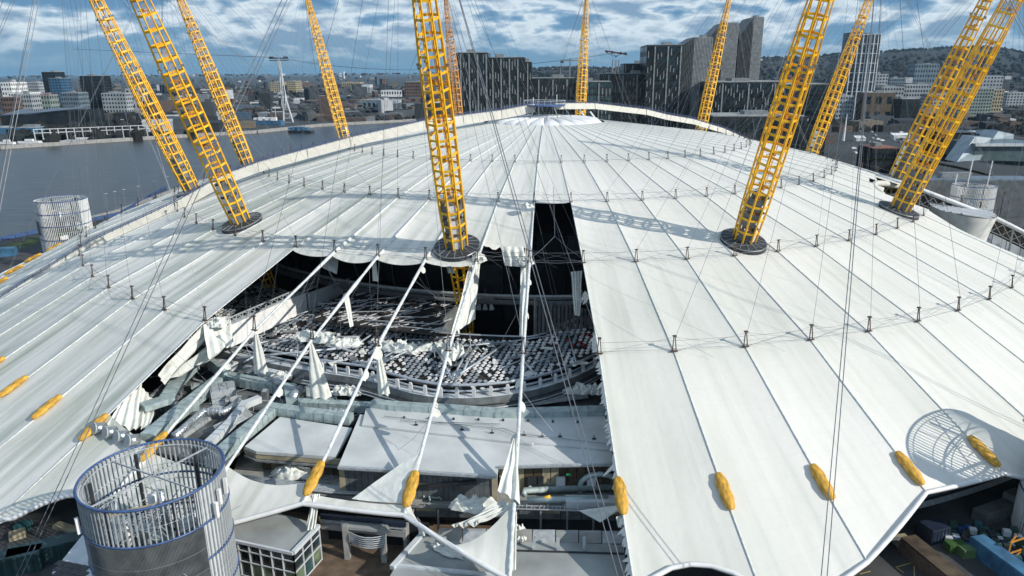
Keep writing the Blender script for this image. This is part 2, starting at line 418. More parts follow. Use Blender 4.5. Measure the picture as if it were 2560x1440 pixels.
def arc(k0, k1, r, dz, n):
    return [pol(k0+(k1-k0)*i/n, r, dz=dz) for i in range(n+1)]
for r, dz in ((66.05, .5), (90.87, .5), (115, .5), (115, 2.0), (90.87, 1.7)):
    MB().tube([pol(k, r, dz=dz) for k in range(-36, 37)], .028, 4).build('ring_cable', CABLE, dome)
for dz in (.5, 2.0): MB().tube([pol(k, 138.56, dz=dz) for k in range(1, 68)], .028, 4).build('ring_cable', CABLE, dome)
kk = [-36+i/6 for i in range(72*6+1)]
MB().tube([pol(k, edge(k)+.3, dz=.05) for k in kk if k < 11.4], .35, 6).build('edge_beam', WHITE, dome, smooth=True)
MB().tube([pol(k, edge(k)+.3, dz=.05) for k in kk if k > 16], .35, 6).build('edge_beam', WHITE, dome, smooth=True)
# A-frame struts standing on every node
b = MB()
for s in (-1, 1): b.bar((s*.34, 0, 0), (s*.10, 0, 2.5), .13)
b.box((0, 0, .12), (1.1, .5, .16)); b.box((0, 0, 2.6), (.55, .5, .22)); b.bar((-.3, 0, .5), (.3, 0, .5), .08)
st_me = b.mesh('strut', BROWNS)
NODE = {}
for ri, r in enumerate((66.05, 90.87, 115, 138.56)):
    for k in range(-36, 36):
        p = pol(k, r, dz=.1); NODE[(ri, k)] = p+Vector((0, 0, 2.3))
        if 12 <= k <= 15 and ri > 1: continue
        rr_ = math.atan2(p.y, p.x)+math.pi/2
        link('strut', st_me, dome, Matrix.Translation(p) @ Matrix.Rotation(rr_, 4, 'Z') @ Matrix.Rotation(R(-6), 4, 'X') @ Matrix.Scale((.68, .76, .88, 1.0)[ri], 4))
# cross stays between strut heads and the neighbouring nodes
for ri, r in ((1, 90.87), (2, 115), (3, 138.56)):
    b = MB()
    for k in range(-14, 15):
        if ri == 3 and -5 <= k <= 1: continue
        a = pol(k, r, dz=2.6)
        for d in (-1, 1): b.bar(a, pol(k+d*.96, r, dz=.35), .03)
        b.bar(a, pol(k+.5, r+1.8, dz=.3), .025)
    b.build('cross_stay', CABLE, dome, kind='stuff')
# padded yellow covers where the radial cables cross the perimeter ring
def cover_mesh():
    b = MB()
    def f(u, v):
        a = u*2*math.pi; y = -2.9+5.8*v; q = max(0, 1-abs(2*v-1)**4)**.5
        lace = 1-.13*abs(math.sin(v*math.pi*3.0))**3
        rx = .9*q*lace*(1+.02*math.sin(v*23+2*math.cos(a))); return (rx*math.cos(a), y, .15+.62*rx*math.sin(a))
    b.grid(f, 16, 34); return b.mesh('cable_cover', COVER, smooth=True)
cv = cover_mesh()
for k in range(-36, 36):
    if 12 <= k <= 15: continue
    r = 161.3; p = pol(k, r, dz=.30); q = pol(k, r+5, dz=.30); d = (q-p).normalized()
    y = -d; x = y.cross(Vector((0, 0, 1))).normalized(); z = x.cross(y)
    mw = Matrix(((x.x, y.x, z.x, p.x), (x.y, y.y, z.y, p.y), (x.z, y.z, z.z, p.z), (0, 0, 0, 1)))
    if k in (0, -3):                   # these are torn away, only a stub is left
        p = pol(k, 163.2, dz=-.2); mw.translation = p; mw = mw @ Matrix.Scale(.33, 4)
    o = link('cable_cover', cv, dome, mw)
    if k in (0, -3): tag(o, 'ripped stub of a yellow cover')
# crown: a ring of inflated cushions and two white posts
for i in range(24):
    b = MB()
    def f(u, v, i=i):
        a = (i+u)*math.pi/12; r = 5+v*14.5; bul = math.sin(math.pi*u)**.5*math.sin(math.pi*min(1, .15+v*.85))**.5
        return (r*math.cos(a), r*math.sin(a), 48.5+.25*bul*(1+v)*2.4+.9*(1-v)-(.8 if v > .99 else 0))
    b.grid(f, 8, 8); b.build('cushion', WHITE, dome, smooth=True)
b = MB(); b.tube([(0, 0, 48), (0, 0, 50.2)], 5.2, 24); b.build('crown_hub', WGREY, dome)
for a, c in (((14.5, 9, 48), (12.2, 8, 51.6)), ((18, 8, 48), (15.6, 6.5, 51))):
    MB().tube([a, c], .28, 8).build('post', WHITE, dome)

RAILB = mat('rail_blue', (.07, .10, .20), .5)
# ------------------------------------------------------------------ walkway over the top
WK = -11.5; wa = PH+R(5)*WK; wd = Vector((math.sin(wa), -math.cos(wa), 0)); wn = Vector((math.cos(wa), math.sin(wa), 0))
if wn.y > 0: wn = -wn                  # towards the camera
walk = empty('rooftop_walkway', (0, 0, 50), 'long beige walkway with blue rails climbing over the crown of the dome', 'walkway')
prf = [(166, 4.5), (157, 11.6), (136, 23.2), (115, 31.5), (101.5, 38.0), (92.8, 40.6), (79, 43.5), (66.4, 46.1), (42.5, 50.1), (30, 51.2), (16.4, 52.3), (4, 54.0), (-4, 54.0), (-20, 53.6), (-42.5, 50.9), (-52, 48.8), (-65, 46.7), (-81, 42.6), (-96, 37.3), (-115, 30.5), (-140, 21)]
for (s0, z0), (s1, z1) in zip(prf[:-1], prf[1:]):
    n = max(1, int(abs(s1-s0)/5.5)) if s0 < -20 else 1
    for i in range(n):
        a = wd*(s0+(s1-s0)*i/n); a.z = z0+(z1-z0)*i/n; c = wd*(s0+(s1-s0)*(i+.985)/n); c.z = z0+(z1-z0)*(i+.985)/n
        if abs(s0) > 5 or abs(s1) > 5:
            hgt = 2.6 if s0 > 0 else 1.9
            b = MB(); b.hexa([a+wn*1.1-Vector((0, 0, hgt)), c+wn*1.1-Vector((0, 0, hgt)), c-wn*.8-Vector((0, 0, .5)), a-wn*.8-Vector((0, 0, .5)),
                              a+wn*.7, c+wn*.7, c-wn*1.1, a-wn*1.1])
            b.build('deck_panel', BEIGE, walk)
for side in (.75, -1.0):
    MB().tube([wd*s+Vector((0, 0, z+.75))+wn*side for s, z in prf[1:-2]], .05, 5).build('handrail', RAILB, walk)
    MB().tube([wd*s+Vector((0, 0, z+.25))+wn*side for s, z in prf[1:-2]], .08, 5).build('handrail', RAILB, walk)
b = MB()
for i in range(130):
    s = 157-i*1.9; 
    for (s0, z0), (s1, z1) in zip(prf[:-1], prf[1:]):
        if s1 <= s <= s0:
            z = z0+(z1-z0)*(s-s0)/(s1-s0); b.bar(wd*s+Vector((0, 0, z-.2))+wn*.75, wd*s+Vector((0, 0, z+.85))+wn*.75, .07)
b.build('rail_post', RAILB, walk, kind='stuff')
b = MB(); b.tube([wd*0+Vector((0, 0, 53.3)), wd*0+Vector((0, 0, 53.7))], 7, 20); b.build('summit_platform', BLUE, walk)
b = MB()
for i in range(20):
    a = i*math.pi/10; b.bar((6.9*math.cos(a), 6.9*math.sin(a), 53.7), (6.9*math.cos(a), 6.9*math.sin(a), 55), .12)
b.tube([(6.9*math.cos(i*math.pi/10), 6.9*math.sin(i*math.pi/10), 55) for i in range(21)], .1, 5)
b.build('platform_rail', LGREY, walk)
for a_, h_ in ((.6, 3.3), (3.9, 2.6)):
    MB().tube([(5*math.cos(a_), 4*math.sin(a_), 53.5), (5*math.cos(a_), 4*math.sin(a_), 53.5+h_)], .16, 6).build('light_pole', WHITE, walk)
b = MB()
for i in range(6):
    a = i*math.pi/3; b.bar((6*math.cos(a), 6*math.sin(a), 53.4), (9*math.cos(a), 9*math.sin(a), 49.6), .25)
b.build('platform_leg', GREY, walk)

# ------------------------------------------------------------------ masts
mlab = {-1.5: 'tall yellow lattice mast standing beside the torn opening', 4.5: 'yellow lattice mast rising from intact roof right of the torn opening',
        -7.5: 'yellow lattice mast with dark collar ring left of the torn opening', 10.5: 'rightmost yellow lattice mast, standing beside the notch in the roof',
        -13.5: 'leftmost yellow lattice mast rising behind the walkway', 16.5: 'yellow lattice mast just behind and left of the rightmost mast',
        -19.5: 'yellow lattice mast third from the left, behind the walkway', 22.5: 'slim yellow lattice mast in front of the white striped tower block',
        -25.5: 'yellow lattice mast standing against the river right of the cable car pylon', 28.5: 'yellow lattice mast in front of the tall grey slab towers',
        -31.5: 'orange shaded lattice mast in front of the dark green glass blocks', 34.5: 'slim yellow lattice mast behind the crown of the dome'}
RB, RT_, ZT = 96*1.15, 117*1.15, (99-8)*1.15
PROF = [(-28, .55), (-16, 1.5), (0, 2.15), (8, 2.45), (25, 2.5), (38, 2.25), (52, 1.75), (64, 1.15), (73, .62), (79, .4)]
def mrad(s):
    for (a, x), (c, y) in zip(PROF[:-1], PROF[1:]):
        if s <= c: return x+(y-x)*(s-a)/(c-a)
    return .4
def mast_meshes(m):
    out = []; n = 8; zz = [-28, -20, -12, -6, 0, 4, 8, 14, 20, 26, 32, 38, 45, 52, 58, 64, 70, 76]
    ch = MB().tube([(mrad(z)*1, 0, z) for z in zz], [.17]*4+[.21]*8+[.15]*6, 6).mesh('chord', m, smooth=True)
    for j in range(n): out.append(('chord', ch, Matrix.Rotation(j*2*math.pi/n, 4, 'Z')))
    z = -26
    i = 0
    while z < 76:
        r = mrad(z); b = MB()
        P = [Vector((r*math.cos(j*2*math.pi/n), r*math.sin(j*2*math.pi/n), z)) for j in range(n)]
        hh = .44 if z > 0 else .3
        for j in range(n): b.bar(P[j], P[(j+1) % n], .13, hh if z < 55 else .2)
        out.append(('hoop', b.mesh('hoop', m), Matrix()))
        z += 2.9 if z < 50 else 2.2
        i += 1
    # inner ladder cage and machinery
    b = MB()
    for s in (-.3, .3): b.bar((s, .6, 0), (s, .35, 70), .09)
    for q in range(100): b.bar((-.3, .6-.0036*q, q*.7), (.3, .6-.0036*q, q*.7), .05)
    out.append(('ladder', b.mesh('ladder', YEL2), Matrix()))
    b = MB()
    for q in range(9):
        z = 12+q*7; r = mrad(z)*.8; b.bar((-r, -r*.3, z), (r, r*.4, z+.6), .12); b.bar((-r*.4, r, z), (r*.5, -r, z+.4), .12); b.box((r*.3, 0, z+.4), (.7, .5, .7))
    out.append(('brace', b.mesh('brace', YEL2), Matrix()))
    return out
def infill():
    out = []
    for j in range(8):
        for (a, c) in ((.7, 3.6), (4.4, 7.2), (7.9, 10.4)):  # top row added so the mast's shadow stays solid for longer
            t0 = (j+.14)*math.pi/4; t1 = (j+.86)*math.pi/4; b = MB(); P = []
            for z in (a, c):
                r = mrad(z)*.9
                P += [Vector((r*math.cos(t), r*math.sin(t), z)) for t in (t0, t1)]
            q = [p*1 for p in P]; inn = [Vector((p.x*.96, p.y*.96, p.z)) for p in P]
            b.hexa([inn[0], inn[1], P[1], P[0], inn[2], inn[3], P[3], P[2]])
            out.append(('infill_panel', b.mesh('infill_panel', SLATE if j % 4 else WHITE), Matrix()))
    return out
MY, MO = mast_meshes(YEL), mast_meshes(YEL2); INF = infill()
COL = MB(); 
for j in range(16):
    a = j*math.pi/8; COL.tube([(1.0*math.cos(a), 1.0*math.sin(a), 0), (1.35*math.cos(a), 1.35*math.sin(a), .25)], .18, 5)
MAST = {}
SOCK = MB().box((0, 0, 0), (.55, .4, .45)).mesh('cable_socket', GREY)
for kq, lab in mlab.items():
    base = pol(kq, RB); top = pol(kq, RT_, ZT); ax = (top-base).normalized()
    x = ax.cross(Vector((0, 0, 1))).normalized(); y = ax.cross(x)
    x, y = y, -x
    rot = Matrix(((x.x, y.x, ax.x), (x.y, y.y, ax.y), (x.z, y.z, ax.z))).to_4x4()
    root = empty('lattice_mast', base, lab, 'mast', 'lattice masts holding up the dome')
    root.rotation_euler = rot.to_euler()
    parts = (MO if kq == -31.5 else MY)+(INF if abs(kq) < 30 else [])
    for nme, me, mm in parts:
        oo_ = link(nme, me, root, mm)
        if nme == 'brace': oo_['kind'] = 'stuff'
    MAST[kq] = (root, base, top, rot)
    # collar rings of cable sockets
    for z in (36, 50):
        r = mrad(z)+.25
        for j in range(8):
            a = j*math.pi/4; link('cable_socket', SOCK, root, Matrix.Translation((r*math.cos(a), r*math.sin(a), z)) @ Matrix.Rotation(a, 4, 'Z'))
    # dark weathering disc where the mast passes the roof
    b = MB(); n = 32; rin, rout = 1.9, 4.5
    nrm = Vector((0, 0, 1))
    vs = []; inv = rot.to_3x3().inverted()
    for j in range(n):
        a = 2*math.pi*j/n
        for r_, up_ in ((rin, 1.0), (rout, .55), (rout+.02, -.2)):
            w_ = base+Vector((r_*math.cos(a), r_*math.sin(a), 0)); rr_ = math.hypot(w_.x, w_.y); w_.z = zs(RB)+(zs(RB+5)-zs(RB-5))/10*(rr_-RB)+up_
            vs.append(inv @ (w_-base))
    fs = []
    for j in range(n):
        q = (j+1) % n
        for l in range(2): fs.append((j*3+l, q*3+l, q*3+l+1, j*3+l+1))
    b.add(vs, fs); link('roof_collar', b.mesh('roof_collar', DPANEL), root)
    b = MB()
    for j in range(0, n, 2): b.bar(vs[j*3]+Vector((0, 0, .05)), vs[j*3+1]+Vector((0, 0, .05)), .12)
    b.tube([vs[j % n*3+1]+Vector((0, 0, .02)) for j in range(n+1)], .12, 5)
    link('collar_rib', b.mesh('collar_rib', GREY), root)
    b = MB()
    for j in range(5):
        a = j*1.3; b.box((1.2*math.cos(a), 1.2*math.sin(a), .9+.5*(j % 3)), (1.2, .8, .9), a)
    link('collar_flashing', b.mesh('collar_flashing', WHITE), root)
# hanger cables: from each mast down to the struts on four rings, and back stays to the perimeter
for kq, (root, base, top, rot) in MAST.items():
    inv = (Matrix.Translation(base) @ rot).inverted()
    for dk in (-2.5, -1.5, -.5, .5, 1.5, 2.5):
        k = int(round(kq+dk)); k = (k+36) % 72-36
        for ri, s in ((0, 77), (1, 72), (2, 66), (3, 74)):
            if abs(dk) < 1 and ri == 2: continue
            a = inv @ NODE[(ri, k)]
            link('hanger_cable', MB().tube([a, (0, 0, s)], .024 if ri < 3 else .034, 3).mesh('hanger_cable', CABLE), root)
    for dk in (-2.5, 2.5):
        k = kq+dk
        link('back_stay', MB().tube([inv @ pol(k, 186, 0), (0, 0, 77)], .055, 5).mesh('back_stay', CABLE), root)
        link('back_stay', MB().tube([inv @ pol(k+.05, 186, 0), (0, 0, 76)], .055, 5).mesh('back_stay', CABLE), root)

# ------------------------------------------------------------------ inside the tear: dark drum, gantry, seating, roofs, ducts
def obj1(b, name, m, label, cat, group=None, smooth=False): return b.build(name, m, smooth=smooth, label=label, cat=cat, group=group)
arena = empty('arena_hall', (0, 0, 0), 'huge black walled hall standing in the dark under the dome', 'hall')
b = MB(); n = 72
def dr(i, r, z): a = PH+R(5)*i; return (r*math.sin(a), -r*math.cos(a), z)
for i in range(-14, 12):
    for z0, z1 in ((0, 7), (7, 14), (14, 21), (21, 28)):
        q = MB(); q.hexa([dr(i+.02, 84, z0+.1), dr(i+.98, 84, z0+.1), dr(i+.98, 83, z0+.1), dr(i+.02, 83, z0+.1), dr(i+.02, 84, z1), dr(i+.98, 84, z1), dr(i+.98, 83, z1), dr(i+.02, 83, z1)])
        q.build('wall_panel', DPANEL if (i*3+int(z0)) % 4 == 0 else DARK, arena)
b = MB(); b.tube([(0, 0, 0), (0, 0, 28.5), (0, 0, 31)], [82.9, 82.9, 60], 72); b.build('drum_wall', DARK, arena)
b = MB()
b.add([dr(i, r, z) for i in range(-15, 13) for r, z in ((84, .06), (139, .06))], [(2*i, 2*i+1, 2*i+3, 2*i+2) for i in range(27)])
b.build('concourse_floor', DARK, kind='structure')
# gantry ring with catwalk
gan = empty('gantry_ring', pol(-1, 100, 16), 'long curved grey steel catwalk crossing the dark opening', 'gantry')
for z, w_, m_ in ((17.0, 1.0, GREY), (18.6, .5, LGREY)):
    MB().tube([pol(k*.5, 100, z) for k in range(-20, 8)], .34 if z > 18 else .42, 6).build('ring_beam', m_, gan)
b = MB(); b.grid(lambda u, v: pol(-10+13.5*u, 100+2.4*v, 17.6), 40, 1); b.build('catwalk_deck', GREY, gan)
for r_ in (100.1, 102.3):
    b = MB(); b.tube([pol(-10+.25*i, r_, 18.75) for i in range(55)], .04, 4); b.tube([pol(-10+.25*i, r_, 18.2) for i in range(55)], .03, 4); b.build('guard_rail', LGREY, gan)
b = MB()
for i in range(110):
    k = -10+i*.125
    for r_ in (100.1, 102.3): b.bar(pol(k, r_, 17.6), pol(k, r_, 18.8), .05)
    if i % 2 == 0: b.bar(pol(k, 100, 17), pol(k+.12, 100, 18.6), .07); b.bar(pol(k+.12, 100, 18.6), pol(k+.25, 100, 17), .07)
b.build('lattice', GREY, gan, kind='stuff')
for i in range(7):
    k = -5.5+i; a = pol(k, 101, 18.5)
    MB().bar(a, pol(k+rnd.uniform(-.3, .3), 104, 32 if k < 0 else 30), .06).build('hanger_rod', GREY, gan)
# lamp cluster hung under the catwalk
p = px(1213, 756, 15.5); lc = empty('lamp_cluster', p, 'round hanging ring with three white lamps under the catwalk', 'lamp')
b = MB(); b.tube([p+Vector((0, 0, .2)), p+Vector((0, 0, .8))], 1.9, 20); b.build('ring', LGREY, lc)
for i, dx in enumerate((-1.5, 0, 1.5)):
    b = MB(); b.tube([p+Vector((dx, -.6, -1.5)), p+Vector((dx*.8, -.4, -.1))], [.62, .3], 10); b.build('lamp_shade', WHITE, lc)
MB().bar(p+Vector((0, 0, .8)), p+Vector((0, 0, 3)), .1).build('rod', GREY, lc)

# terraces of white padded seats seen through the tear
def bowl_z(r): return 14.0-(r-112)*.085
def sm(x): x = max(0, min(1, x)); return x*x*(3-2*x)
def rin(k): return 114.3-9.5*sm((-2.7-k)/1.6)-11.0*sm((k-.0)/1.1)
def rout(k): return 133.5-12.5*((k+1.2)/2.2)**2 if k > -1.2 else 133.5-4.5*sm((-1.2-k)/1.6)
K0, K1 = -8.0, 2.2
bowl = empty('seating_bowl', pol(-2, 110, 0), 'curved bank of small white tiles on black seating rows seen through the tear', 'seating')
RIN, ROUT = 102.5, 133.5
b = MB(); b.grid(lambda u, v: (lambda k, r: pol(k, r, bowl_z(r)))(K0+(K1-K0)*u, rin(K0+(K1-K0)*u)+(rout(K0+(K1-K0)*u)-rin(K0+(K1-K0)*u))*v), 90, 10); b.build('deck', SEATD, bowl)
b = MB(); b.grid(lambda u, v: pol(K0+(K1-K0)*u, rin(K0+(K1-K0)*u), bowl_z(RIN)-14*v), 90, 2); b.build('deck_skirt', DARK, bowl)
W_, G_, Rr_ = MB(), MB(), MB()
row = 0; r = RIN+.5
while r < ROUT-.4:
    kst = 1.12/(r*R(5)); k = K0+(row % 2)*kst/2
    while k < K1:
        n_ = nz((k*4, r*.25, 0), 1.0); n2_ = nz((k*2+9, r*.13, 3), 1.0)
        if rin(k)+.4 < r < rout(k)-.3 and rnd.random() < (.97 if n_ > -.25 else .45):
            c = pol(k+rnd.uniform(-.05, .05)*kst, r, bowl_z(r)+.35+rnd.uniform(0, .12))
            t = Matrix.Rotation(PH+R(5)*k+R(45)+rnd.uniform(-.1, .1), 4, 'Z') @ Matrix.Rotation(R(14+rnd.uniform(-8, 8)), 4, 'X') @ Matrix.Rotation(R(-10+rnd.uniform(-8, 6)), 4, 'Y')
            sx, sy = .33+rnd.uniform(0, .05), .35+rnd.uniform(-.03, .05)
            P = [c+t @ Vector(q) for q in ((-sx, -sy, 0), (sx, -sy, 0), (sx, sy, 0), (-sx, sy, 0), (-sx*.8, -sy*.8, .14), (sx*.8, -sy*.8, .14), (sx*.8, sy*.8, .14), (-sx*.8, sy*.8, .14))]
            tgt = W_ if n2_ < .10 else G_
            if k > .7 and rnd.random() < .2 and r < 118: tgt = Rr_
            tgt.hexa(P)
        k += kst
    r += 1.12; row += 1
W_.build('seat_tile', TILEW, bowl, kind='stuff'); G_.build('seat_tile', TILEG, bowl, kind='stuff'); Rr_.build('seat_tile', RED, bowl, kind='stuff')
# inner pipe, outer rim pipes, and the row of small white posts
MB().tube([pol(-3.6+i*.3, rin(-3.6+i*.3)-.5, 14.6) for i in range(18)], .32, 8).build('inner_pipe', STEEL, bowl, smooth=True)
MB().tube([pol(-7.6+i*.35, rout(-7.6+i*.35)+.4, 13.1) for i in range(28)], .28, 8).build('rim_pipe', STEEL, bowl, smooth=True)
MB().tube([pol(-7.6+i*.35, rout(-7.6+i*.35)+1.6, 12.5) for i in range(28)], .20, 8).build('rim_pipe', STEEL, bowl, smooth=True)
b = MB(); b.grid(lambda u, v: pol(-7.6+9.6*u, rout(-7.6+9.6*u)+1.2+1.8*v, 11.9), 40, 1); b.build('rim_ledge', WGREY, bowl)
b = MB(); b.grid(lambda u, v: pol(-7.6+9.6*u, rout(-7.6+9.6*u)+3.0+.8*v, 11.9-2.6*v), 40, 1); b.build('rim_fascia', SLATE, bowl)
for i in range(24):
    k = -3.3+i*.235
    b = MB(); c = pol(k, rout(k)+2.6, 12.0); b.box(c+Vector((0, 0, .7)), (.62, .35, 1.4), PH+R(5)*k); b.box(c+Vector((0, 0, 1.5)), (.42, .3, .3), PH+R(5)*k)
    b.build('post', TILEW, bowl)
for dz, m_ in ((10.8, DPANEL), (10.3, LGREY), (9.9, LGREY)):
    MB().tube([pol(-3.6+i*.3, rout(-3.6+i*.3)+3.6+(10.8-dz), dz) for i in range(18)], .12, 5).build('rim_line', m_, bowl)
# bright white wall and grey walls left of the seats
def wall4(name, pts, m, label=None, cat='wall', parent=None, th=.5):
    a, c, d, e_ = [Vector(q) for q in pts]; nrm = (c-a).cross(e_-a).normalized()*th
    b = MB(); b.hexa([a, c, c+nrm, a+nrm, e_, d, d+nrm, e_+nrm]); return b.build(name, m, parent, label=label, cat=cat if parent is None else None)
wall4('parapet_wall', [px(572, 868, 14.5), px(764, 776, 14.5), px(764, 776, 14.5)+Vector((0, 0, 4.0)), px(572, 868, 14.5)+Vector((0, 0, 5.0))], WHITE, 'sunlit blank white wall at the left of the seating bank')
wall4('parapet_wall', [px(772, 774, 14.5), px(872, 728, 14.5), px(872, 728, 14.5)+Vector((0, 0, 3.2)), px(772, 774, 14.5)+Vector((0, 0, 3.8))], WGREY, 'grey blank wall behind the sunlit white wall by the seating')
tr = empty('roof_truss', px(600, 800, 20), 'grey lattice truss running along the top of the sunlit white wall', 'truss')
A_, B_ = px(570, 812, 19.6), px(790, 716, 18.6)
for dz, dw in ((0, 0), (1.2, 0), (0, 1.3)):
    MB().bar(A_+Vector((0, dw, dz)), B_+Vector((0, dw, dz)), .22).build('chord', LGREY, tr)
for i in range(16):
    a = lerp(A_, B_, i/16); c = lerp(A_, B_, (i+.5)/16); d = lerp(A_, B_, (i+1)/16)
    MB().bar(a, c+Vector((0, 0, 1.2)), .12).build('web', LGREY, tr); MB().bar(c+Vector((0, 0, 1.2)), d+Vector((0, 1.3, 0)), .12).build('web', LGREY, tr)
# ribbed partition right of the pit, drawn as vertical folds stepping down
par = empty('ribbed_partition', px(1340, 800, 14), 'tall grey ribbed partition with a stepped edge right of the dark pit', 'partition')
for i in range(26):
    u = 1338+i*9.6; bt = px(u, 838-i*1.2, 14.5); h = max(.6, 7.6-i*.26)
    MB().box(bt+Vector((0, 0, h/2-1)), (.42, .5, h+2), .5).build('rib', SLATE if i % 2 else GREY, par)
b = MB(); a, c = px(1120, 835, 12), px(1188, 800, 12)
wall4('side_wall', [px(1098, 845, 13), px(1180, 812, 13), px(1180, 812, 13)+Vector((0, 0, 7)), px(1098, 845, 13)+Vector((0, 0, 4))], SLATE, 'dull grey panelled wall left of the dark pit')
# ceiling lights rows / upper litter inside left: white bars on a dark deck
upd = empty('upper_deck', px(950, 780, 16.5), 'dark upper deck strewn with white bars behind the seats', 'deck')
Q = [px(780, 800, 16.5), px(1090, 835, 16.5), px(1150, 760, 16.5), px(860, 728, 16.5)]
b = MB(); b.prism([tuple(q[:2]) for q in Q], 16.1, 16.5); b.build('deck_slab', SEATD, upd)
b = MB()
for i in range(170):
    u, v = rnd.random(), rnd.random(); p = lerp(lerp(Q[0], Q[1], u), lerp(Q[3], Q[2], u), v); p.z = 16.6; a = rnd.uniform(.35, .75); l = rnd.uniform(.4, 2.6)*(1.2-v*.2)
    b.bar(p, p+Vector((math.cos(a)*l, math.sin(a)*l, rnd.uniform(0, .3))), rnd.uniform(.12, .3), .12)
b.build('litter_bar', TILEW, upd, kind='stuff')
for i in range(6):
    a = px(1010+i*3, 735+i*22, 18.2); MB().bar(px(800+i*28, 760+i*10, 17.4), px(1000+i*24, 742+i*17, 17.6), .16).build('rail', LGREY, upd)

# collapsed tubular truss over the seats
tru = empty('collapsed_truss', px(960, 900, 14), 'bent grey steel tubes lying across the bank of seats', 'truss')
def T(a, c, r=.16, za=14.6, zc=14.6): MB().tube([px(a[0], a[1], za), px(c[0], c[1], zc)], r, 6).build('tube', STEEL, tru, smooth=True)
for a, c, r in (((590, 895), (880, 868), .22), ((610, 905), (700, 855), .17), ((700, 855), (783, 838), .16), ((783, 838), (862, 800), .18), ((862, 800), (700, 800), .14), ((880, 870), (960, 815), .18),
                ((783, 850), (885, 880), .16), ((960, 905), (1080, 848), .2), ((1080, 848), (1016, 849), .15), ((1016, 849), (1010, 815), .18), ((1016, 849), (960, 880), .16), ((1080, 848), (1130, 948), .18), ((1080, 848), (1150, 838), .15),
                ((1130, 948), (1175, 865), .2), ((1130, 948), (1270, 855), .2), ((1270, 855), (1340, 938), .18), ((1270, 855), (1420, 832), .16), ((1270, 855), (1100, 870), .17), ((1420, 832), (1490, 806), .16), ((1420, 832), (1440, 905), .16),
                ((1180, 880), (1160, 925), .24), ((940, 905), (1000, 870), .17), ((580, 870), (690, 850), .16), ((640, 880), (600, 840), .14), ((1010, 760), (1012, 830), .12), ((880, 905), (960, 905), .2)):
    T(a, c, r)
q = random.Random(9)
for i in range(46):
    k = q.uniform(-6.5, 1.2); r0 = q.uniform(rin(k)+1, rout(k)+1.5); a = pol(k, r0, bowl_z(r0)+q.uniform(.5, 1.6)); k2 = k+q.uniform(-.8, .8); r1 = max(rin(k2), min(rout(k2)+3, r0+q.uniform(-9, 9))); c = pol(k2, r1, bowl_z(r1)+q.uniform(.4, 2.2))
    MB().tube([a, lerp(a, c, .5)+Vector((0, 0, q.uniform(-.4, .4))), c], q.uniform(.06, .15), 5).build('tube', STEEL if i % 3 else LGREY, tru, smooth=True)
for i in range(60):
    k = q.uniform(-6.8, 1.3); r = q.uniform(rin(k)+1, rout(k)+2.4); p = pol(k, r, bowl_z(r)+.5); s0 = q.uniform(.5, 1.7); sd = q.random()*40; ang = q.uniform(0, 3)
    b = MB(); b.grid(lambda u, v: p+Vector(((u-.5)*s0*1.8*math.cos(ang)-(v-.5)*s0*math.sin(ang)+.3*nz((u, v, sd), 3), (u-.5)*s0*1.8*math.sin(ang)+(v-.5)*s0*math.cos(ang), .25+.35*nz((u*2, v*2, sd), 1.7))), 6, 5)
    b.build('torn_mesh_scrap', CLOTH if i % 2 else GREY, bowl, smooth=True)
# ------------------------------------------------------------------ buildings under the torn bays
def slab(name, pts, z1, th, m, parent=None, label=None, cat=None):
    b = MB(); b.prism([tuple(px(u, v, z1)[:2]) for u, v in pts], z1-th, z1); return b.build(name, m, parent, label=label, cat=cat)
def V3(p, z): return Vector((p[0], p[1], z))
hall = empty('retail_hall', px(1200, 1180, 0), 'wide flat white roofed hall in the middle of the torn bays', 'building')
slab('roof', [(845, 1167), (1242, 1190), (1246, 1166), (1534, 1158), (1516, 1046), (1180, 1050), (900, 1036)], 10.0, .5, MEM, hall)
slab('roof_step', [(905, 1062), (1330, 1110), (1334, 1106), (1535, 1124), (1512, 1040), (915, 1020)], 10.35, .3, MEM, hall)
fr = [px(u, v, 9.4) for u, v in ((852, 1172), (1000, 1181), (1120, 1188), (1236, 1196))]
for (p, q), m_ in zip(zip(fr[:-1], fr[1:]), (SLATE, SLATE, SLATE)):
    d = q-p; n_ = 9
    for i in range(n_):
        a, c = p+d*(i/n_), p+d*((i+.93)/n_); b = MB(); y = Vector((0, .35, 0))
        b.hexa([V3(a, 4.6)+y, V3(c, 4.6)+y, V3(c, 4.6)+2*y, V3(a, 4.6)+2*y, V3(a, 9.4)+y, V3(c, 9.4)+y, V3(c, 9.4)+2*y, V3(a, 9.4)+2*y]); b.build('wall_panel', m_, hall)
for u, v in ((852, 1172), (1236, 1196)):
    p = px(u, v, 9.4); MB().box((p.x, p.y+.5, 7), (.8, .5, 5)).build('pier', CREAM, hall)
b = MB(); a, c = px(1000, 1235, 6.5), px(1185, 1178, 9.2); b.bar(px(960, 1225, 6), px(1190, 1205, 8.8), .5); b.build('diagonal_beam', DPANEL, hall)
MB().bar(px(845, 1168, 10.15), px(1242, 1192, 10.15), .5, .35).build('gutter', LGREY, hall)
MB().bar(px(1246, 1168, 10.15), px(1534, 1160, 10.15), .4, .3).build('gutter', LGREY, hall)
b = MB()
for a, c in (((960, 1040), (1110, 1058)), ((1110, 1058), (1260, 1072)), ((1260, 1072), (1290, 1083)), ((1290, 1083), (1540, 1112)), ((1000, 1052), (1250, 1060))):
    b.tube([px(*a, 10.7), px(*c, 10.7)], .06, 5)
b.build('conduit', GREY, hall)
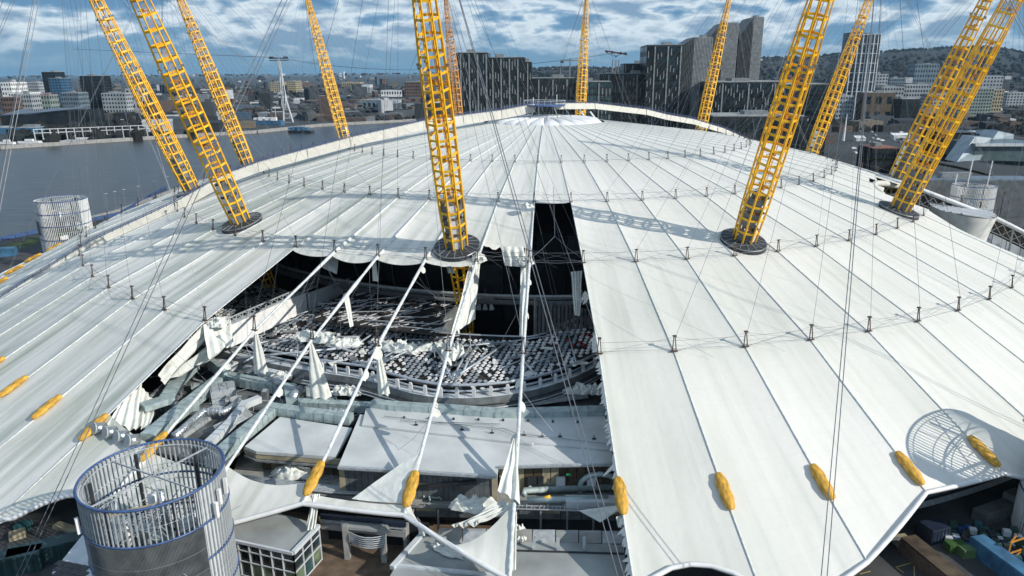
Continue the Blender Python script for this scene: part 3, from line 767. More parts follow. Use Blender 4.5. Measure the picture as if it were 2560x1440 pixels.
for u, v in ((1155, 1075), (1230, 1083), (1400, 1092), (1485, 1098), (1040, 1063), (1310, 1088), (1355, 1092)):
    b = MB(); p = px(u, v, 10.4); b.bar(p, p+Vector((0, 0, .7)), .12); b.box(p+Vector((0, 0, .1)), (.6, .3, .15)); b.build('bracket', DPANEL, hall)
for i in range(8):
    u = 1010+i*62; b = MB(); p = px(u, 1044+i*1.5, 10.5); b.box(p, (.35, .35, .3)); b.build('roof_foot', DPANEL, hall)
# recessed brown wall under the right half of the roof
for i in range(13):
    u = 1246+i*22; p, q = px(u, 1175, 9.3), px(u+20, 1175, 9.3); y = Vector((0, 1.2, 0)); b = MB()
    b.hexa([V3(p, 4.8)+y, V3(q, 4.8)+y, V3(q, 4.8)+1.3*y, V3(p, 4.8)+1.3*y, V3(p, 9.3)+y, V3(q, 9.3)+y, V3(q, 9.3)+1.3*y, V3(p, 9.3)+1.3*y])
    b.build('wall_panel', CREAM if i in (0, 2, 5, 6) else BRWN, hall)
for i, u in enumerate((1262, 1330, 1352, 1402, 1480)):
    p = px(u, 1205, 7.5); MB().box((p.x, px(u, 1175, 9.3).y+.8, 6.6), (1.3 if i != 2 else .8, .35, 2.2), 0).build('door', WGREY if i in (0, 3, 4) else DPANEL, hall)
p = px(1422, 1187, 8.6); MB().box(p, (.7, .1, .35)).build('exit_sign', mat('green_sign', (.03, .35, .12), .5), hall)
hall2 = empty('side_hall', px(730, 1120, 0), 'lower white roofed hall left of the wide hall', 'building')
slab('roof', [(612, 1116), (640, 1128), (838, 1142), (880, 1070), (700, 1042)], 9.2, .5, MEM, hall2)
b = MB(); p = [px(612, 1122, 8.6), px(640, 1134, 8.6), px(870, 1152, 8.6)]
for a, c in zip(p[:-1], p[1:]): b.bar(V3(a, 8.3), V3(c, 8.3), .3, .9)
b.build('fascia', CREAM, hall2)
for a, c in zip(p[:-1], p[1:]): MB().bar(V3(a, 7.6)+Vector((0, -.3, 0)), V3(c, 7.6)+Vector((0, -.3, 0)), .35, .25).build('eaves_rail', GREY, hall2)
for i in range(10):
    a = lerp(p[1], p[2], i/10); c = lerp(p[1], p[2], (i+.94)/10); y = Vector((0, 1.6, 0)); b = MB()
    b.hexa([V3(a, 4.2)+y, V3(c, 4.2)+y, V3(c, 4.2)+1.2*y, V3(a, 4.2)+1.2*y, V3(a, 7.8)+y, V3(c, 7.8)+y, V3(c, 7.8)+1.2*y, V3(a, 7.8)+1.2*y]); b.build('wall_panel', (BRWN, CREAM, CREAM, BRWN)[i % 4], hall2)
MB().box(px(660, 1150, 6.2), (.3, .3, 3.6)).build('pillar', LGREY, hall2)
for i, (u, v) in enumerate(((672, 1142), (688, 1143))): b = MB(); q = px(u, v, 7.2); b.tube([q-Vector((0, 0, .9)), q+Vector((0, 0, .9))], .5, 10); b.build('flue', GALV, hall2)
b = MB(); b.bar(px(612, 1120, 8), px(628, 1127, 8), .12, .08); b.build('strip_lamp', mat('lit_lamp', (.9, .8, .5), .5, emit=(1, .85, .45, 2.5)), hall2)
b = MB(); q = px(700, 1172, 4.6); b.box(q, (.7, .5, .6)); obj1(b, 'fire_hydrant_box', RED, 'small red box on the ledge below the side hall', 'box')
# service ledge in front of both halls, carrying pipes
led = empty('service_ledge', px(1000, 1260, 0), 'broad grey ledge carrying pipes in front of the halls', 'ledge')
slab('ledge_slab', [(575, 1205), (780, 1235), (1040, 1262), (1560, 1270), (1560, 1170), (1240, 1195), (850, 1170), (600, 1130)], 4.9, .5, CONC, led)
b = MB()
pa = [px(u, v, 4.4) for u, v in ((585, 1212), (780, 1240), (1040, 1266), (1560, 1276))]
for a, c in zip(pa[:-1], pa[1:]):
    d = c-a; n_ = int(d.length/3)+1
    for i in range(n_):
        x, y_ = a+d*(i/n_), a+d*((i+.96)/n_); b = MB(); w = Vector((0, .4, 0))
        for z0, z1 in ((2.7, 3.6), (3.65, 4.7)):
            b = MB(); b.hexa([V3(x, z0), V3(y_, z0), V3(y_, z0)+w, V3(x, z0)+w, V3(x, z1), V3(y_, z1), V3(y_, z1)+w, V3(x, z1)+w]); b.build('wall_panel', SLATE if (i+int(z0)) % 3 else CREAM if z0 > 3 else SLATE, led)
b = MB(); b.hexa([V3(pa[0], 0)+Vector((0, .5, 0)), V3(pa[3], 0)+Vector((0, .5, 0)), V3(pa[3], 0)+Vector((0, 1, 0)), V3(pa[0], 0)+Vector((0, 1, 0)), V3(pa[0], 4.4)+Vector((0, .5, 0)), V3(pa[3], 4.4)+Vector((0, .5, 0)), V3(pa[3], 4.4)+Vector((0, 1, 0)), V3(pa[0], 4.4)+Vector((0, 1, 0))]); b.build('back_wall', DPANEL, led)
for j in range(5):
    MB().tube([px(580+j*2, 1186+j*4, 5.5), px(700, 1200+j*4, 5.4), px(830, 1216+j*4, 5.4), px(930, 1222+j*3.4, 5.4)], .16, 6).build('pipe', LGREY, led, smooth=True)
def pipes(name, seq, z, r, m, label, grp=None, n=8):
    root = empty(name, px(*seq[0][0], z), label, 'pipework', grp)
    for s in seq: MB().tube([px(u, v, z) for u, v in s], r, n).build('pipe', m, root, smooth=True)
    return root
seq = []
for i in range(13):
    u = 1050+rnd.uniform(0, 145); v = 1236+rnd.uniform(-10, 18); l = rnd.uniform(18, 50); h = rnd.uniform(6, 20)
    seq.append([(u, v), (u, v-h), (u+l, v-h+2), (u+l, v-2)])
pipes('pipe_bundle', seq, 5.5, .13, GALV, 'tangle of thin bent silver pipes at the edge below the wide roof')
pipes('pipe_bundle', [[(1325, 1225), (1325, 1213), (1545, 1205)], [(1310, 1236), (1310, 1226), (1540, 1217)], [(1318, 1250), (1520, 1247)]], 5.9, .48, GALV, 'fat galvanised pipes lying below the roof edge beside the intact fabric')
b = MB(); c = px(1500, 1215, 6.2)
pts = [c+Vector((2.9*math.cos(t), 0, 2.0*math.sin(t))) for t in [math.pi*i/8 for i in range(9)]]
b.tube([pts[0]-Vector((0, 0, 1.5))]+pts+[pts[-1]-Vector((0, 0, 1.5))], .42, 8); obj1(b, 'arched_duct', GALV, 'arch shaped galvanised duct on the ledge beside the intact fabric', 'duct', smooth=True)
b = MB(); c = px(1360, 1258, 5.3); b.tube([c, c+Vector((0, 0, .9)), c+Vector((.9, 0, 1.1))], .26, 8); obj1(b, 'yellow_vent_pipe', YEL, 'short bent yellow pipe standing on the ledge', 'pipe', smooth=True)
b = MB(); c = px(1480, 1255, 5.6); b.box(c, (7.5, 1.8, 1.1), .02); obj1(b, 'boxed_unit', WGREY, 'long pale boxed duct on the ledge beside the intact fabric', 'duct')
# broken edge rack in front
b = MB()
for a, c in (((1060, 1258), (1270, 1272)), ((1290, 1264), (1560, 1270)), ((1290, 1272), (1560, 1280))): b.bar(px(*a, 5.3), px(*c, 5.3), .14)
for i in range(46):
    u = 1062+i*10.6; q = px(u, 1262+i*.35, 5.2); b.bar(q, q+Vector((rnd.uniform(-.2, .3), rnd.uniform(-.4, .6), rnd.uniform(-.1, .6))), .09)
rk = empty('torn_edge_rack', px(1290, 1265, 5), 'bent steel rack along the broken edge of the ledge', 'rack'); b.build('rack_bar', LGREY, rk, kind='stuff')
for i, u in enumerate((1095, 1290, 1352, 1418, 1484)):
    q = px(u, 1275, 5.0); MB().bar(q, V3(q, 1.2)-Vector((0, .5, 0)), .28).build('leg', GREY, rk)
# lower curved light facade and terrace roof
b = MB()
slab('terrace_roof', [(975, 1440), (995, 1405), (1052, 1338), (1290, 1352), (1560, 1362), (1570, 1500), (960, 1500)], 3.0, .4, MEM2, label='large grey stained terrace roof at the bottom in front of the ledge', cat='roof')
for i in range(8):
    a, c = px(1100+i*58, 1352+i*1, 3.0), px(1100+(i+.96)*58, 1352+i*1, 3.0); b = MB(); b.hexa([a, c, c+Vector((0, .6, 0)), a+Vector((0, .6, 0)), a+Vector((0, .5, 1.3)), c+Vector((0, .5, 1.3)), c+Vector((0, 1, 1.3)), a+Vector((0, 1, 1.3))])
    b.build('fascia_panel', (CONC, LGREY, MEM2)[i % 3], led)
for u in (1112, 1335, 1395, 1460):
    MB().bar(px(u, 1376, 3.0), px(u, 1376, 3.0)+Vector((0, .4, 1.8)), .4).build('stub_column', LGREY, led)
MB().bar(px(1290, 1376, 3.15), px(1560, 1384, 3.15), .18).build('rail', DPANEL, led)
gl = empty('terrace_glazing', px(1000, 1432, 0), 'low band of glass panes under the front edge of the terrace roof', 'glazing')
MB().bar(px(985, 1414, 3.05), px(1240, 1440, 3.05), .5, .5).build('frame', WGREY, gl)
for i in range(8):
    p, q = px(992+i*33, 1420+i*3.3, 2.8), px(992+(i+.9)*33, 1420+(i+.9)*3.3, 2.8); b = MB(); y = Vector((0, .25, 0))
    b.hexa([V3(p, 0)+y, V3(q, 0)+y, V3(q, 0)+1.5*y, V3(p, 0)+1.5*y, V3(p, 2.8)+y, V3(q, 2.8)+y, V3(q, 2.8)+1.5*y, V3(p, 2.8)+1.5*y]); b.build('pane', GLASST, gl)
MB().bar(px(980, 1420, 3.1), px(1060, 1332, 3.1), .7, .6).build('parapet', WGREY, gl)

# pavilion with glass walls
pav = empty('glass_pavilion', px(745, 1460, 0), 'small glass walled pavilion with a flat grey roof at the bottom', 'building')
ZP = 5.3
cn = px(733, 1384, ZP); rt = px(797, 1316, ZP); lf = px(585, 1352, ZP)
slab('roof', [(733, 1380), (795, 1312), (745, 1296), (640, 1270), (560, 1290), (500, 1335)], ZP, .35, MEM2, pav)
MB().bar(V3(cn, ZP+.1), V3(rt, ZP+.1), .5, .5).build('parapet', WGREY, pav)
MB().bar(V3(cn, ZP), V3(cn+(lf-cn)*1.5, ZP), .3, .4).build('parapet', WGREY, pav)
lf2 = cn+(lf-cn)*1.5
def glaze(p, q, n_, parent, zt):
    d = q-p; nrm = Vector((d.y, -d.x, 0)).normalized()
    if nrm.y > 0: nrm = -nrm
    for i in range(n_+1):
        a = p+d*i/n_; MB().box((a.x, a.y, zt/2), (.16, .16, zt)).build('mullion', WGREY, parent)
    for z in (.12, zt*.47, zt*.80): MB().bar(V3(p, z)+nrm*.04, V3(q, z)+nrm*.04, .12, .14).build('transom', WGREY, parent)
    for i in range(n_):
        a, c = p+d*(i/n_)-nrm*.12, p+d*((i+1)/n_)-nrm*.12
        for z0, z1, m_ in ((.15, zt*.46, GLASSG if i % 3 != 1 else GLASST), (zt*.49, zt*.8, GLASSD), (zt*.81, zt-.1, GLASSD)):
            b = MB(); b.hexa([V3(a, z0), V3(c, z0), V3(c, z0)-nrm*.05, V3(a, z0)-nrm*.05, V3(a, z1), V3(c, z1), V3(c, z1)-nrm*.05, V3(a, z1)-nrm*.05]); b.build('pane', m_, parent)
glaze(cn, lf2, 8, pav, ZP-.2); glaze(cn, rt, 3, pav, ZP-.2)
b = MB(); b.box(px(770, 1395, 2.2), (.1, 1.7, 2.4), math.atan2((rt-cn).y, (rt-cn).x)+math.pi/2); b.build('poster', mat('pale_blue_screen', (.35, .62, .66), .4), pav)
# cream wall strip behind the pavilion and the dark entrance portal
wl = empty('entrance_portal', px(910, 1395, 0), 'dark entrance with two grey concrete pillars and a stepped canopy', 'entrance')
for u, v in ((870, 1396), (962, 1404)):
    q = px(u, v, 0); MB().box((q.x, q.y, 2.7), (.75, .7, 5.4)).build('pillar', CONC, wl)
a, c = px(862, 1300, 4.9), px(975, 1318, 4.9)
b = MB(); b.prism([tuple(px(u, v, 5.2)[:2]) for u, v in ((852, 1316), (975, 1328), (968, 1300), (850, 1288))], 4.8, 5.2); b.build('canopy', MEM2, wl)
for i in range(6):
    b = MB(); z = 4.5-i*.36; pts = []
    for j in range(7):
        t = j/6; q = lerp(px(872, 1322, 4.8), px(962, 1332, 4.8), t); pts.append(Vector((q.x, q.y-.9*math.sin(math.pi*t)-.2+i*.05, z)))
    b.tube(pts, .09, 5); b.build('louvre', LGREY, wl)
for z, m_, h in ((3.9, CONC, .9), (5.4, NAVY, .7), (4.75, LGREY, .15)):
    q, s_ = px(795, 1330, 4), px(1010, 1352, 4); q.y += 1.6; s_.y += 1.6
    MB().bar(V3(q, z), V3(s_, z), .4, h).build('beam', m_, wl)
q, s_ = px(795, 1330, 4), px(1060, 1356, 4)
b = MB(); b.hexa([V3(q, 0)+Vector((0, 4, 0)), V3(s_, 0)+Vector((0, 4, 0)), V3(s_, 0)+Vector((0, 4.4, 0)), V3(q, 0)+Vector((0, 4.4, 0)), V3(q, 4)+Vector((0, 4, 0)), V3(s_, 4)+Vector((0, 4, 0)), V3(s_, 4)+Vector((0, 4.4, 0)), V3(q, 4)+Vector((0, 4.4, 0))]); b.build('back_wall', DARK, wl)
wall4('diagonal_wall', [px(1010, 1385, 0), px(1030, 1330, 0), px(1030, 1330, 0)+Vector((0, 0, 4)), px(1010, 1385, 0)+Vector((0, 0, 4))], CONC, 'slanting grey wall between the entrance and the terrace roof')

# ------------------------------------------------------------------ ductwork left of centre
SEAM = mat('duct_seam', (.22, .28, .29), .5)
def duct(label, pts, z, w, h, m=GALV, zs_=None, step=1.5, name='air_duct'):
    P = [px(u, v, z) for u, v in pts]
    if zs_: P = [V3(p, q) for p, q in zip(P, zs_)]
    root = empty(name, P[0], label, 'duct'); 
    for q_, (a, c) in enumerate(zip(P[:-1], P[1:])):
        d = (c-a).normalized(); e3 = .025*q_+rnd.uniform(0, .012); MB().bar(a-d*w*.45, c+d*w*.45, w+e3, h+2*e3).build('body', m, root)
        n_ = int((c-a).length/step)
        for i in range(1, n_):
            q = lerp(a, c, i/n_); MB().bar(q-d*.035, q+d*.035, w+.10+e3, h+.10+2*e3).build('flange', SEAM, root)
    return root
ZD = 9.6
duct('wide galvanised duct running across behind the conical hanging cloth', [(561, 943), (725, 975), (731, 1008)], ZD, 2.0, 1.7)
duct('galvanised duct stepping right towards the seating rim', [(731, 1008), (850, 1014), (960, 1022)], ZD-.2, 1.6, 1.3)
duct('galvanised duct above the side hall roof', [(683, 1022), (766, 1034), (868, 1046)], ZD+.2, 1.7, 1.5)
duct('long diagonal duct falling from the wide duct to the lattice tower', [(558, 942), (470, 1012), (378, 1088)], ZD+.3, 2.2, 1.5)
duct('long diagonal duct beside the side hall roof', [(683, 1024), (600, 1092), (536, 1150)], ZD, 2.0, 1.5)
duct('humped duct descending beside the hanging white cloth at the far left', [(478, 922), (440, 960), (415, 1000), (372, 1014)], ZD+1.4, 2.3, .9)
duct('middle diagonal duct between the two long ones', [(642, 1000), (612, 1012), (575, 1060), (527, 1106)], ZD+.2, 1.3, 1.1, WGREY)
duct('straight duct behind the twin fan boxes', [(640, 905), (745, 928)], ZD+1.2, 2.0, 1.2)
duct('short cross duct beside the curved silver pipe', [(655, 930), (700, 940)], ZD+1.0, 1.2, 1.6, WGREY)
duct('low duct along the bottom left beside the lattice tower', [(455, 1085), (520, 1040), (580, 1000)], ZD-1.2, 2.4, 1.0, LGREY)
duct('small duct stub under the far left humped duct', [(505, 890), (560, 935)], ZD+1, 1.0, 2.4, GALV)
duct('curving ribbed duct along the back of the wide roof', [(940, 1012), (985, 1018), (1120, 1026), (1250, 1036), (1380, 1034), (1512, 1030)], 10.6, 1.7, 1.4, GALV, step=2.4)
def rpipe(label, pts, z, r, m=FOIL):
    root = empty('round_duct', px(*pts[0], z), label, 'duct'); P = [px(u, v, z) for u, v in pts]
    MB().tube(P, r, 12).build('body', m, root, smooth=True)
    for a, c in zip(P[:-1], P[1:]):
        for t in (.25, .75):
            q = lerp(a, c, t); d = (c-a).normalized(); MB().tube([q-d*.08, q+d*.08], r+.05, 12).build('band', LGREY, root)
rpipe('fat silver pipe curving between the diagonal ducts', [(436, 1092), (470, 1062), (505, 1030), (528, 1028), (560, 1030), (585, 1015), (600, 1000)], ZD+.3, .62)
rpipe('straight silver pipe at the far left edge of the tear', [(358, 1012), (385, 988), (414, 962)], ZD, .55)
rpipe('bent silver pipe beside the conical hanging cloth', [(700, 960), (688, 948), (700, 938), (730, 940)], ZD+1.2, .75)
rpipe('short silver pipe above the side hall roof', [(820, 1026), (848, 1028), (870, 1030)], ZD+.6, .5)
rpipe('upright bend of silver pipe at the seating rim', [(730, 995), (752, 972)], ZD+.8, .8)
for i in range(4):
    u, v = 262+i*28, 1068+i*10
    root = empty('vent_cowl', px(u, v, 10.3), 'round silver vent cowl, number %s of four beside the yellow cover' % ('one', 'two', 'three', 'four')[i], 'vent'); root['label'] = ('leftmost silver vent cowl next to the yellow cover', 'silver vent cowl second from the yellow cover', 'silver vent cowl second from the lattice tower', 'silver vent cowl closest to the lattice tower')[i]
    p = Vector(root.location); d = Vector((-.5, -.7, .25)).normalized()
    MB().tube([p, p+d*1.7], .85, 14).build('drum', FOIL, root, smooth=True); MB().tube([p+d*1.55, p+d*1.75], .95, 14).build('rim', LGREY, root)
def unit(u, v, z, dx, dy, dz, rz, m, label):
    root = empty('plant_unit', px(u, v, z), label, 'plant unit'); p = Vector(root.location)
    MB().box(p+Vector((0, 0, dz/2)), (dx, dy, dz), rz).build('casing', m, root)
    for i in range(3):
        t = (i-1)*dx/3.2; q = p+Vector((math.cos(rz)*t, math.sin(rz)*t, dz+.06)); MB().box(q, (dx/4, dy*.8, .12), rz).build('lid', LGREY, root)
    MB().box(p+Vector((0, 0, dz*.5)), (dx*1.01+.05, dy*1.01+.05, .12), rz).build('trim', GREY, root)
unit(560, 995, 8.4, 4.2, 4.4, 2.2, .5, LGREY, 'big squat grey plant box inside the corner of the ducts')
unit(560, 925, 9.2, 5.2, 2.6, 1.6, -.3, WGREY, 'long plant box with lids near the top left duct')
unit(600, 915, 9.2, 3.0, 2.4, 1.3, -.3, GALV, 'square plant box right of the long plant box')
unit(810, 945, 9.6, 1.5, 2.2, 3.4, .1, GALV, 'tall twin fan box right of the conical hanging cloth')
unit(828, 950, 9.6, 1.5, 2.2, 2.4, .1, GALV, 'lower fan box at the right of the tall twin fan box')
unit(745, 940, 9.2, 3.4, 2.6, 1.6, -.1, GREY, 'grey plant box behind the conical hanging cloth')
unit(1205, 996, 10.8, 2.8, 1.4, 1.2, .05, LGREY, 'eight sided looking grey plant unit behind the ribbed duct')
unit(640, 940, 8.8, 5.0, 1.0, 1.8, -.25, LGREY, 'pale parapet box between the upper ducts')
q = random.Random(77)
for i in range(40):
    u = q.uniform(385, 900); v = q.uniform(905, 1050)
    if u < 560 and v < 1000-(u-385)*.45: continue
    if u > 690 and v > 1010: continue
    p = px(u, v, 8.3); sx, sy, sz = q.uniform(.8, 3.2), q.uniform(.7, 2.2), q.uniform(.5, 2.0); rz = q.choice((.5, -.3, .9, .1)); root = empty('roof_unit', p, ('small grey', 'small teal', 'small pale', 'small dark')[i % 4]+' box unit among the ducts on the deck', 'plant unit', 'small box units among the ducts')
    MB().box(p+Vector((0, 0, sz/2)), (sx, sy, sz), rz).build('casing', (GREY, GALV, WGREY, SLATE)[i % 4], root); MB().box(p+Vector((0, 0, sz+.06)), (sx*.7, sy*.7, .12), rz).build('lid', LGREY, root)
    if i % 3 == 0: MB().tube([p+Vector((sx*.3, 0, sz)), p+Vector((sx*.3, 0, sz+.6)), p+Vector((sx*.3+q.uniform(-2, 2), q.uniform(-1.5, 1.5), sz+.8))], .18, 6).build('pipe', FOIL, root)
# dark deck below the ducts
slab('plant_deck', [(352, 1010), (470, 900), (590, 868), (960, 920), (1130, 965), (1510, 905), (1516, 1050), (900, 1040), (860, 1080), (700, 1045), (560, 1160), (380, 1130)], 8.2, .5, mat('plant_deck', (.15, .165, .165), .85, nscale=.3, namt=.5, detail=9), label='grey roof deck carrying the ducts behind the halls', cat='roof')
seq = [[(617+j*3, 1022+j*3), (590+j*2, 1040+j*3), (533+j*3, 1066+j*4)] for j in range(6)]
pipes('pipe_bundle', seq, ZD+.2, .14, LGREY, 'parallel thin pipes between the curved pipe and the middle duct')
seq = [[(1000, 992+j*4), (1100, 998+j*4), (1200, 1012+j*3), (1330, 1004+j*3), (1470, 985+j*3)] for j in range(4)]
pipes('pipe_bundle', seq, 9.6, .15, LGREY, 'parallel pipes curving behind the ribbed duct')
seq = []
for i in range(70):
    u = rnd.uniform(985, 1200); v = rnd.uniform(990, 1018); seq.append([(u, v), (u+rnd.uniform(4, 22), v-rnd.uniform(2, 14))])
b = MB()
for s in seq: b.tube([px(*q, 9.8) for q in s], .08, 4)
rk2 = empty('fallen_trays', px(1080, 1005, 9), 'tangle of fallen cable trays beside the ribbed duct', 'debris'); b.build('tray_bar', WGREY, rk2, kind='stuff')
b = MB()
for i in range(60):
    u = rnd.uniform(380, 900); v = rnd.uniform(900, 1060); q = px(u, v, 8.3); b.bar(q, q+Vector((rnd.uniform(-3, 3), rnd.uniform(-2, 2), rnd.uniform(0, 1.2))), .12)
rk3 = empty('deck_clutter', px(600, 980, 8), 'small pipes and brackets scattered over the duct deck', 'debris'); b.build('bracket_bar', LGREY, rk3, kind='stuff')
b = MB()
for i in range(90):
    u = rnd.uniform(580, 960); v = rnd.uniform(1180, 1222)+ (u-580)*.05; q = px(u, v, 5.0); b.bar(q, q+Vector((rnd.uniform(-1.5, 1.5), rnd.uniform(-.5, .5), rnd.uniform(0, .6))), .08)
rk4 = empty('ledge_clutter', px(760, 1200, 5), 'thin pipes and rails scattered along the ledge by the pavilion', 'debris'); b.build('rail_bar', LGREY, rk4, kind='stuff')

# ------------------------------------------------------------------ torn cloth
def cloth(label, P, folds=5, amp=.35, nu=22, nv=16, m=CLOTH, group=None, jag=.0, name='torn_cloth', seed=None):
    P = [Vector(p) if len(p) == 3 and not isinstance(p, tuple) else px(*p) for p in P]; seed = rnd.random()*50 if seed is None else seed
    n = (P[1]-P[0]).cross(P[3]-P[0]); n = n.normalized() if n.length > .01 else Vector((0, -1, 0))
    def f(u, v):
        q = lerp(lerp(P[0], P[1], u), lerp(P[3], P[2], u), v)
        vv = v*(1-jag*(.5+.5*nz((u*9, seed, 0), 1))) if jag else v
        if jag: q = lerp(lerp(P[0], P[1], u), lerp(P[3], P[2], u), vv)
        a = amp*(.35+v*.8)
        return q+n*(a*math.sin(u*folds*math.pi*2+1.5*nz((u*2, v*2, seed), 1.2))+amp*1.2*nz((u*3, v*3, seed), 1.0))
    b = MB(); b.grid(f, nu, nv); return b.build(name, m, smooth=True, label=label, cat='cloth', group=group)
def heap(label, c, sx, sy, sz, m=CLOTH, rz=0, seed=0, name='crumpled_cloth', cat='cloth'):
    b = MB(); ca, sa = math.cos(rz), math.sin(rz)
    def f(u, v):
        x = (u-.5)*2; y = (v-.5)*2; e_ = max(0, 1-max(abs(x), abs(y))**3)
        rid = max(0, 1-abs(nz((x*1.2, y*1.2, seed), 1.0))*2.2)**2*.7+max(0, 1-abs(nz((x*2.6, y*2.6, seed+5), 1.0))*2.4)**2*.35+max(0, 1-abs(nz((x*6, y*6, seed+9), 1.0))*2.4)**2*.12
        h = sz*e_**.7*(.12+rid); X = x*sx*math.sqrt(max(0, 1-y*y*.45))*(1+.35*nz((y*2, x*2, seed), 1.3)); Y = y*sy*math.sqrt(max(0, 1-x*x*.45))*(1+.35*nz((x*2, y*2, seed+3), 1.3))
        return (c.x+X*ca-Y*sa, c.y+X*sa+Y*ca, c.z+h)
    b.grid(f, 44, 36); return b.build(name, m, smooth=True, label=label, cat=cat)
cloth('small white pennant of cloth near the top of the leftmost bare cable', [(832, 640, 27.5), (846, 652, 26.8), (842, 686, 25), (796, 664, 26)], 1, .1)
cloth('narrow white strip hanging from the second bare cable', [(930, 652, 28), (940, 652, 28), (946, 704, 24), (932, 702, 24)], 1, .1)
cloth('broad white drape hanging off the fourth bare cable beside the mast', [(1176, 658, 28), (1202, 650, 28), (1186, 800, 19), (1128, 836, 19.5)], 3, .35)
cloth('grey folded flap hanging under the fabric edge right of the mast', [(1253, 617, 32.5), (1308, 616, 32.5), (1318, 668, 29), (1262, 664, 29)], 3, .3)
cloth('long rippled white drape along the upper part of the rightmost bare cable', [(1310, 545, 34.5), (1334, 540, 34.8), (1328, 665, 29), (1296, 655, 29)], 6, .32, nv=30)
cloth('narrow wrinkled white drape along the lower part of the rightmost bare cable', [(1302, 665, 29), (1326, 668, 29), (1314, 845, 21), (1298, 840, 21)], 2, .22, nv=30)
heap('knot of cloth tied around the rightmost bare cable', px(1314, 660, 29.4), 1.6, 1.2, 1.6, seed=2)
heap('knot of cloth on the cable just right of the dark roof collar', px(1196, 652, 29.6), 1.5, 1.6, 1.6, seed=4)
heap('white bunch of cloth at the top left corner of the narrow slot', px(1318, 518, 37), 1.2, 1.2, 1.0, seed=7)
cloth('twisted cloth sheet hanging inside the right edge of the narrow slot', [(1427, 680, 27), (1456, 676, 27), (1450, 790, 20), (1436, 788, 20)], 4, .18)
cloth('two pronged white scrap on the right edge of the opening', [(1462, 726, 24), (1474, 740, 24), (1462, 768, 22), (1446, 762, 22)], 1, .08, jag=.6)
cloth('pale scrap hanging at the right edge above the coloured seats', [(1484, 830, 21.5), (1493, 850, 21), (1486, 880, 19), (1478, 872, 19)], 2, .12)
cloth('fluttering white scrap below the mast ring', [(1112, 648, 29), (1128, 648, 29), (1138, 684, 27), (1120, 682, 27)], 2, .2)
# cloths like folded parasols hanging below the nodes of the bare cables
def cone(label, u, v0, v1, zt, w0, w1, lean=0, fl=6):
    t = px(u, v0, zt); ub = px(u+lean, v1, zt-1); h = min((px(u, v0, zt)-CAM).length*(v1-v0)/F*1.08, t.z-8.6); b = MB()
    side = RT
    def f(a, v):
        th = a*math.pi*2; w_ = w0+(w1-w0)*v**.8; r_ = w_*(1+.28*math.sin(th*fl+.4*math.sin(v*6)))*(1+.12*nz((math.cos(th), math.sin(th), v*3), 1.5))
        return t+side*(math.cos(th)*r_+lean*.07*v)+Vector((0, math.sin(th)*r_*.55, -h*v+.25*v*math.sin(th*3)))
    b.grid(f, 48, 14); return b.build('hanging_cloth', CLOTH, smooth=True, label=label, cat='cloth', group='cloths hanging below the bare cables')
cone('tall narrow furled cloth hanging left of the other two, over the ducts', 640, 836, 925, 20.5, .25, 1.0, 1)
cone('tall pleated cone of cloth like a furled parasol over the fan boxes', 776, 852, 990, 20.6, .12, 1.55, 12, 5)
cone('slim pleated cloth hanging below the third bare cable', 944, 868, 985, 20.5, .2, .8, 8)
cloth('long thin ribbon of cloth hanging above the seats', [(858, 738, 25), (872, 736, 25), (884, 815, 20), (875, 818, 20)], 1, .12)
heap('large cream heap of cloth lying on the seats under the second bare cable', px(785, 848, 15.2), 4.2, 2.0, 1.5, seed=11, rz=-.2)
heap('white crumpled cloth on the seats right of the cream heap', px(862, 862, 14.4), 3.4, 1.6, 1.3, seed=12)
heap('crumpled white heap at the seating under the third bare cable', px(1000, 872, 14.2), 4.2, 2.2, 1.4, seed=13, rz=-.4)
heap('white heap of cloth draped around the fourth bare cable on the seats', px(1130, 885, 14), 2.4, 3.0, 2.0, seed=14)
heap('flattened grey sheet lying on the middle of the seats', px(1080, 868, 14), 4.0, 2.0, .9, seed=16)
heap('white crumpled sheet on the deck at the right below the seating rim', px(1440, 978, 9.8), 3.2, 1.5, 1.5, seed=20)
heap('second crumpled sheet on the deck touching the torn right edge', px(1488, 978, 9.8), 2.2, 1.6, 1.4, seed=21)
heap('white crumpled sheet on the duct deck right of the pleated cone', px(870, 980, 9.4), 3.2, 1.8, 1.3, seed=22)
heap('crumpled white plastic on the grey plant box left of centre', px(700, 945, 10.6), 1.6, 1.5, 1.2, seed=23)
heap('heap of crumpled white sheeting on the ledge by the yellow cover', px(735, 1188, 5.2), 3.6, 1.5, 1.6, seed=24)
heap('small white bundle tied on the ledge pipes', px(862, 1214, 5.4), .9, .7, .8, seed=25)
heap('torn white fluff at the front corner of the terrace roof', px(1118, 1378, 3.2), 2.6, .8, .9, seed=27, rz=-.5)
heap('white rag lying at the foot of the rightmost bare cable on the terrace', px(1298, 1340, 3.2), 1.2, 1.4, 1.4, seed=28)
# large cloth at the left edge of the tear
cloth('large cream side curtain hanging below the left edge of the tear', [(575, 785, 21), (508, 812, 20.6), (395, 935, 14), (410, 962, 12)], 2, .25)
cloth('lower cream sheet of the side curtain beside the round knot', [(508, 812, 20.6), (576, 790, 20.6), (584, 858, 17), (520, 898, 16)], 3, .4)
heap('round knot of cloth at the left edge of the tear', px(545, 812, 20.2), 1.9, 1.6, 1.4, seed=31)
cloth('cream sheet spread under the left edge of the tear above the ducts', [(520, 862, 17.5), (580, 850, 17), (540, 892, 14), (400, 962, 12)], 2, .3)
cloth('bright white sheet hanging beside the vent cowls', [(355, 960, 13.5), (300, 1010, 12.2), (268, 1062, 10.6), (340, 1075, 9.5)], 3, .35)
cloth('pale sheet with deep folds between the vent cowls and the straight silver pipe', [(352, 962, 13), (392, 1010, 10), (372, 1072, 9.2), (330, 1068, 9.2)], 4, .4)
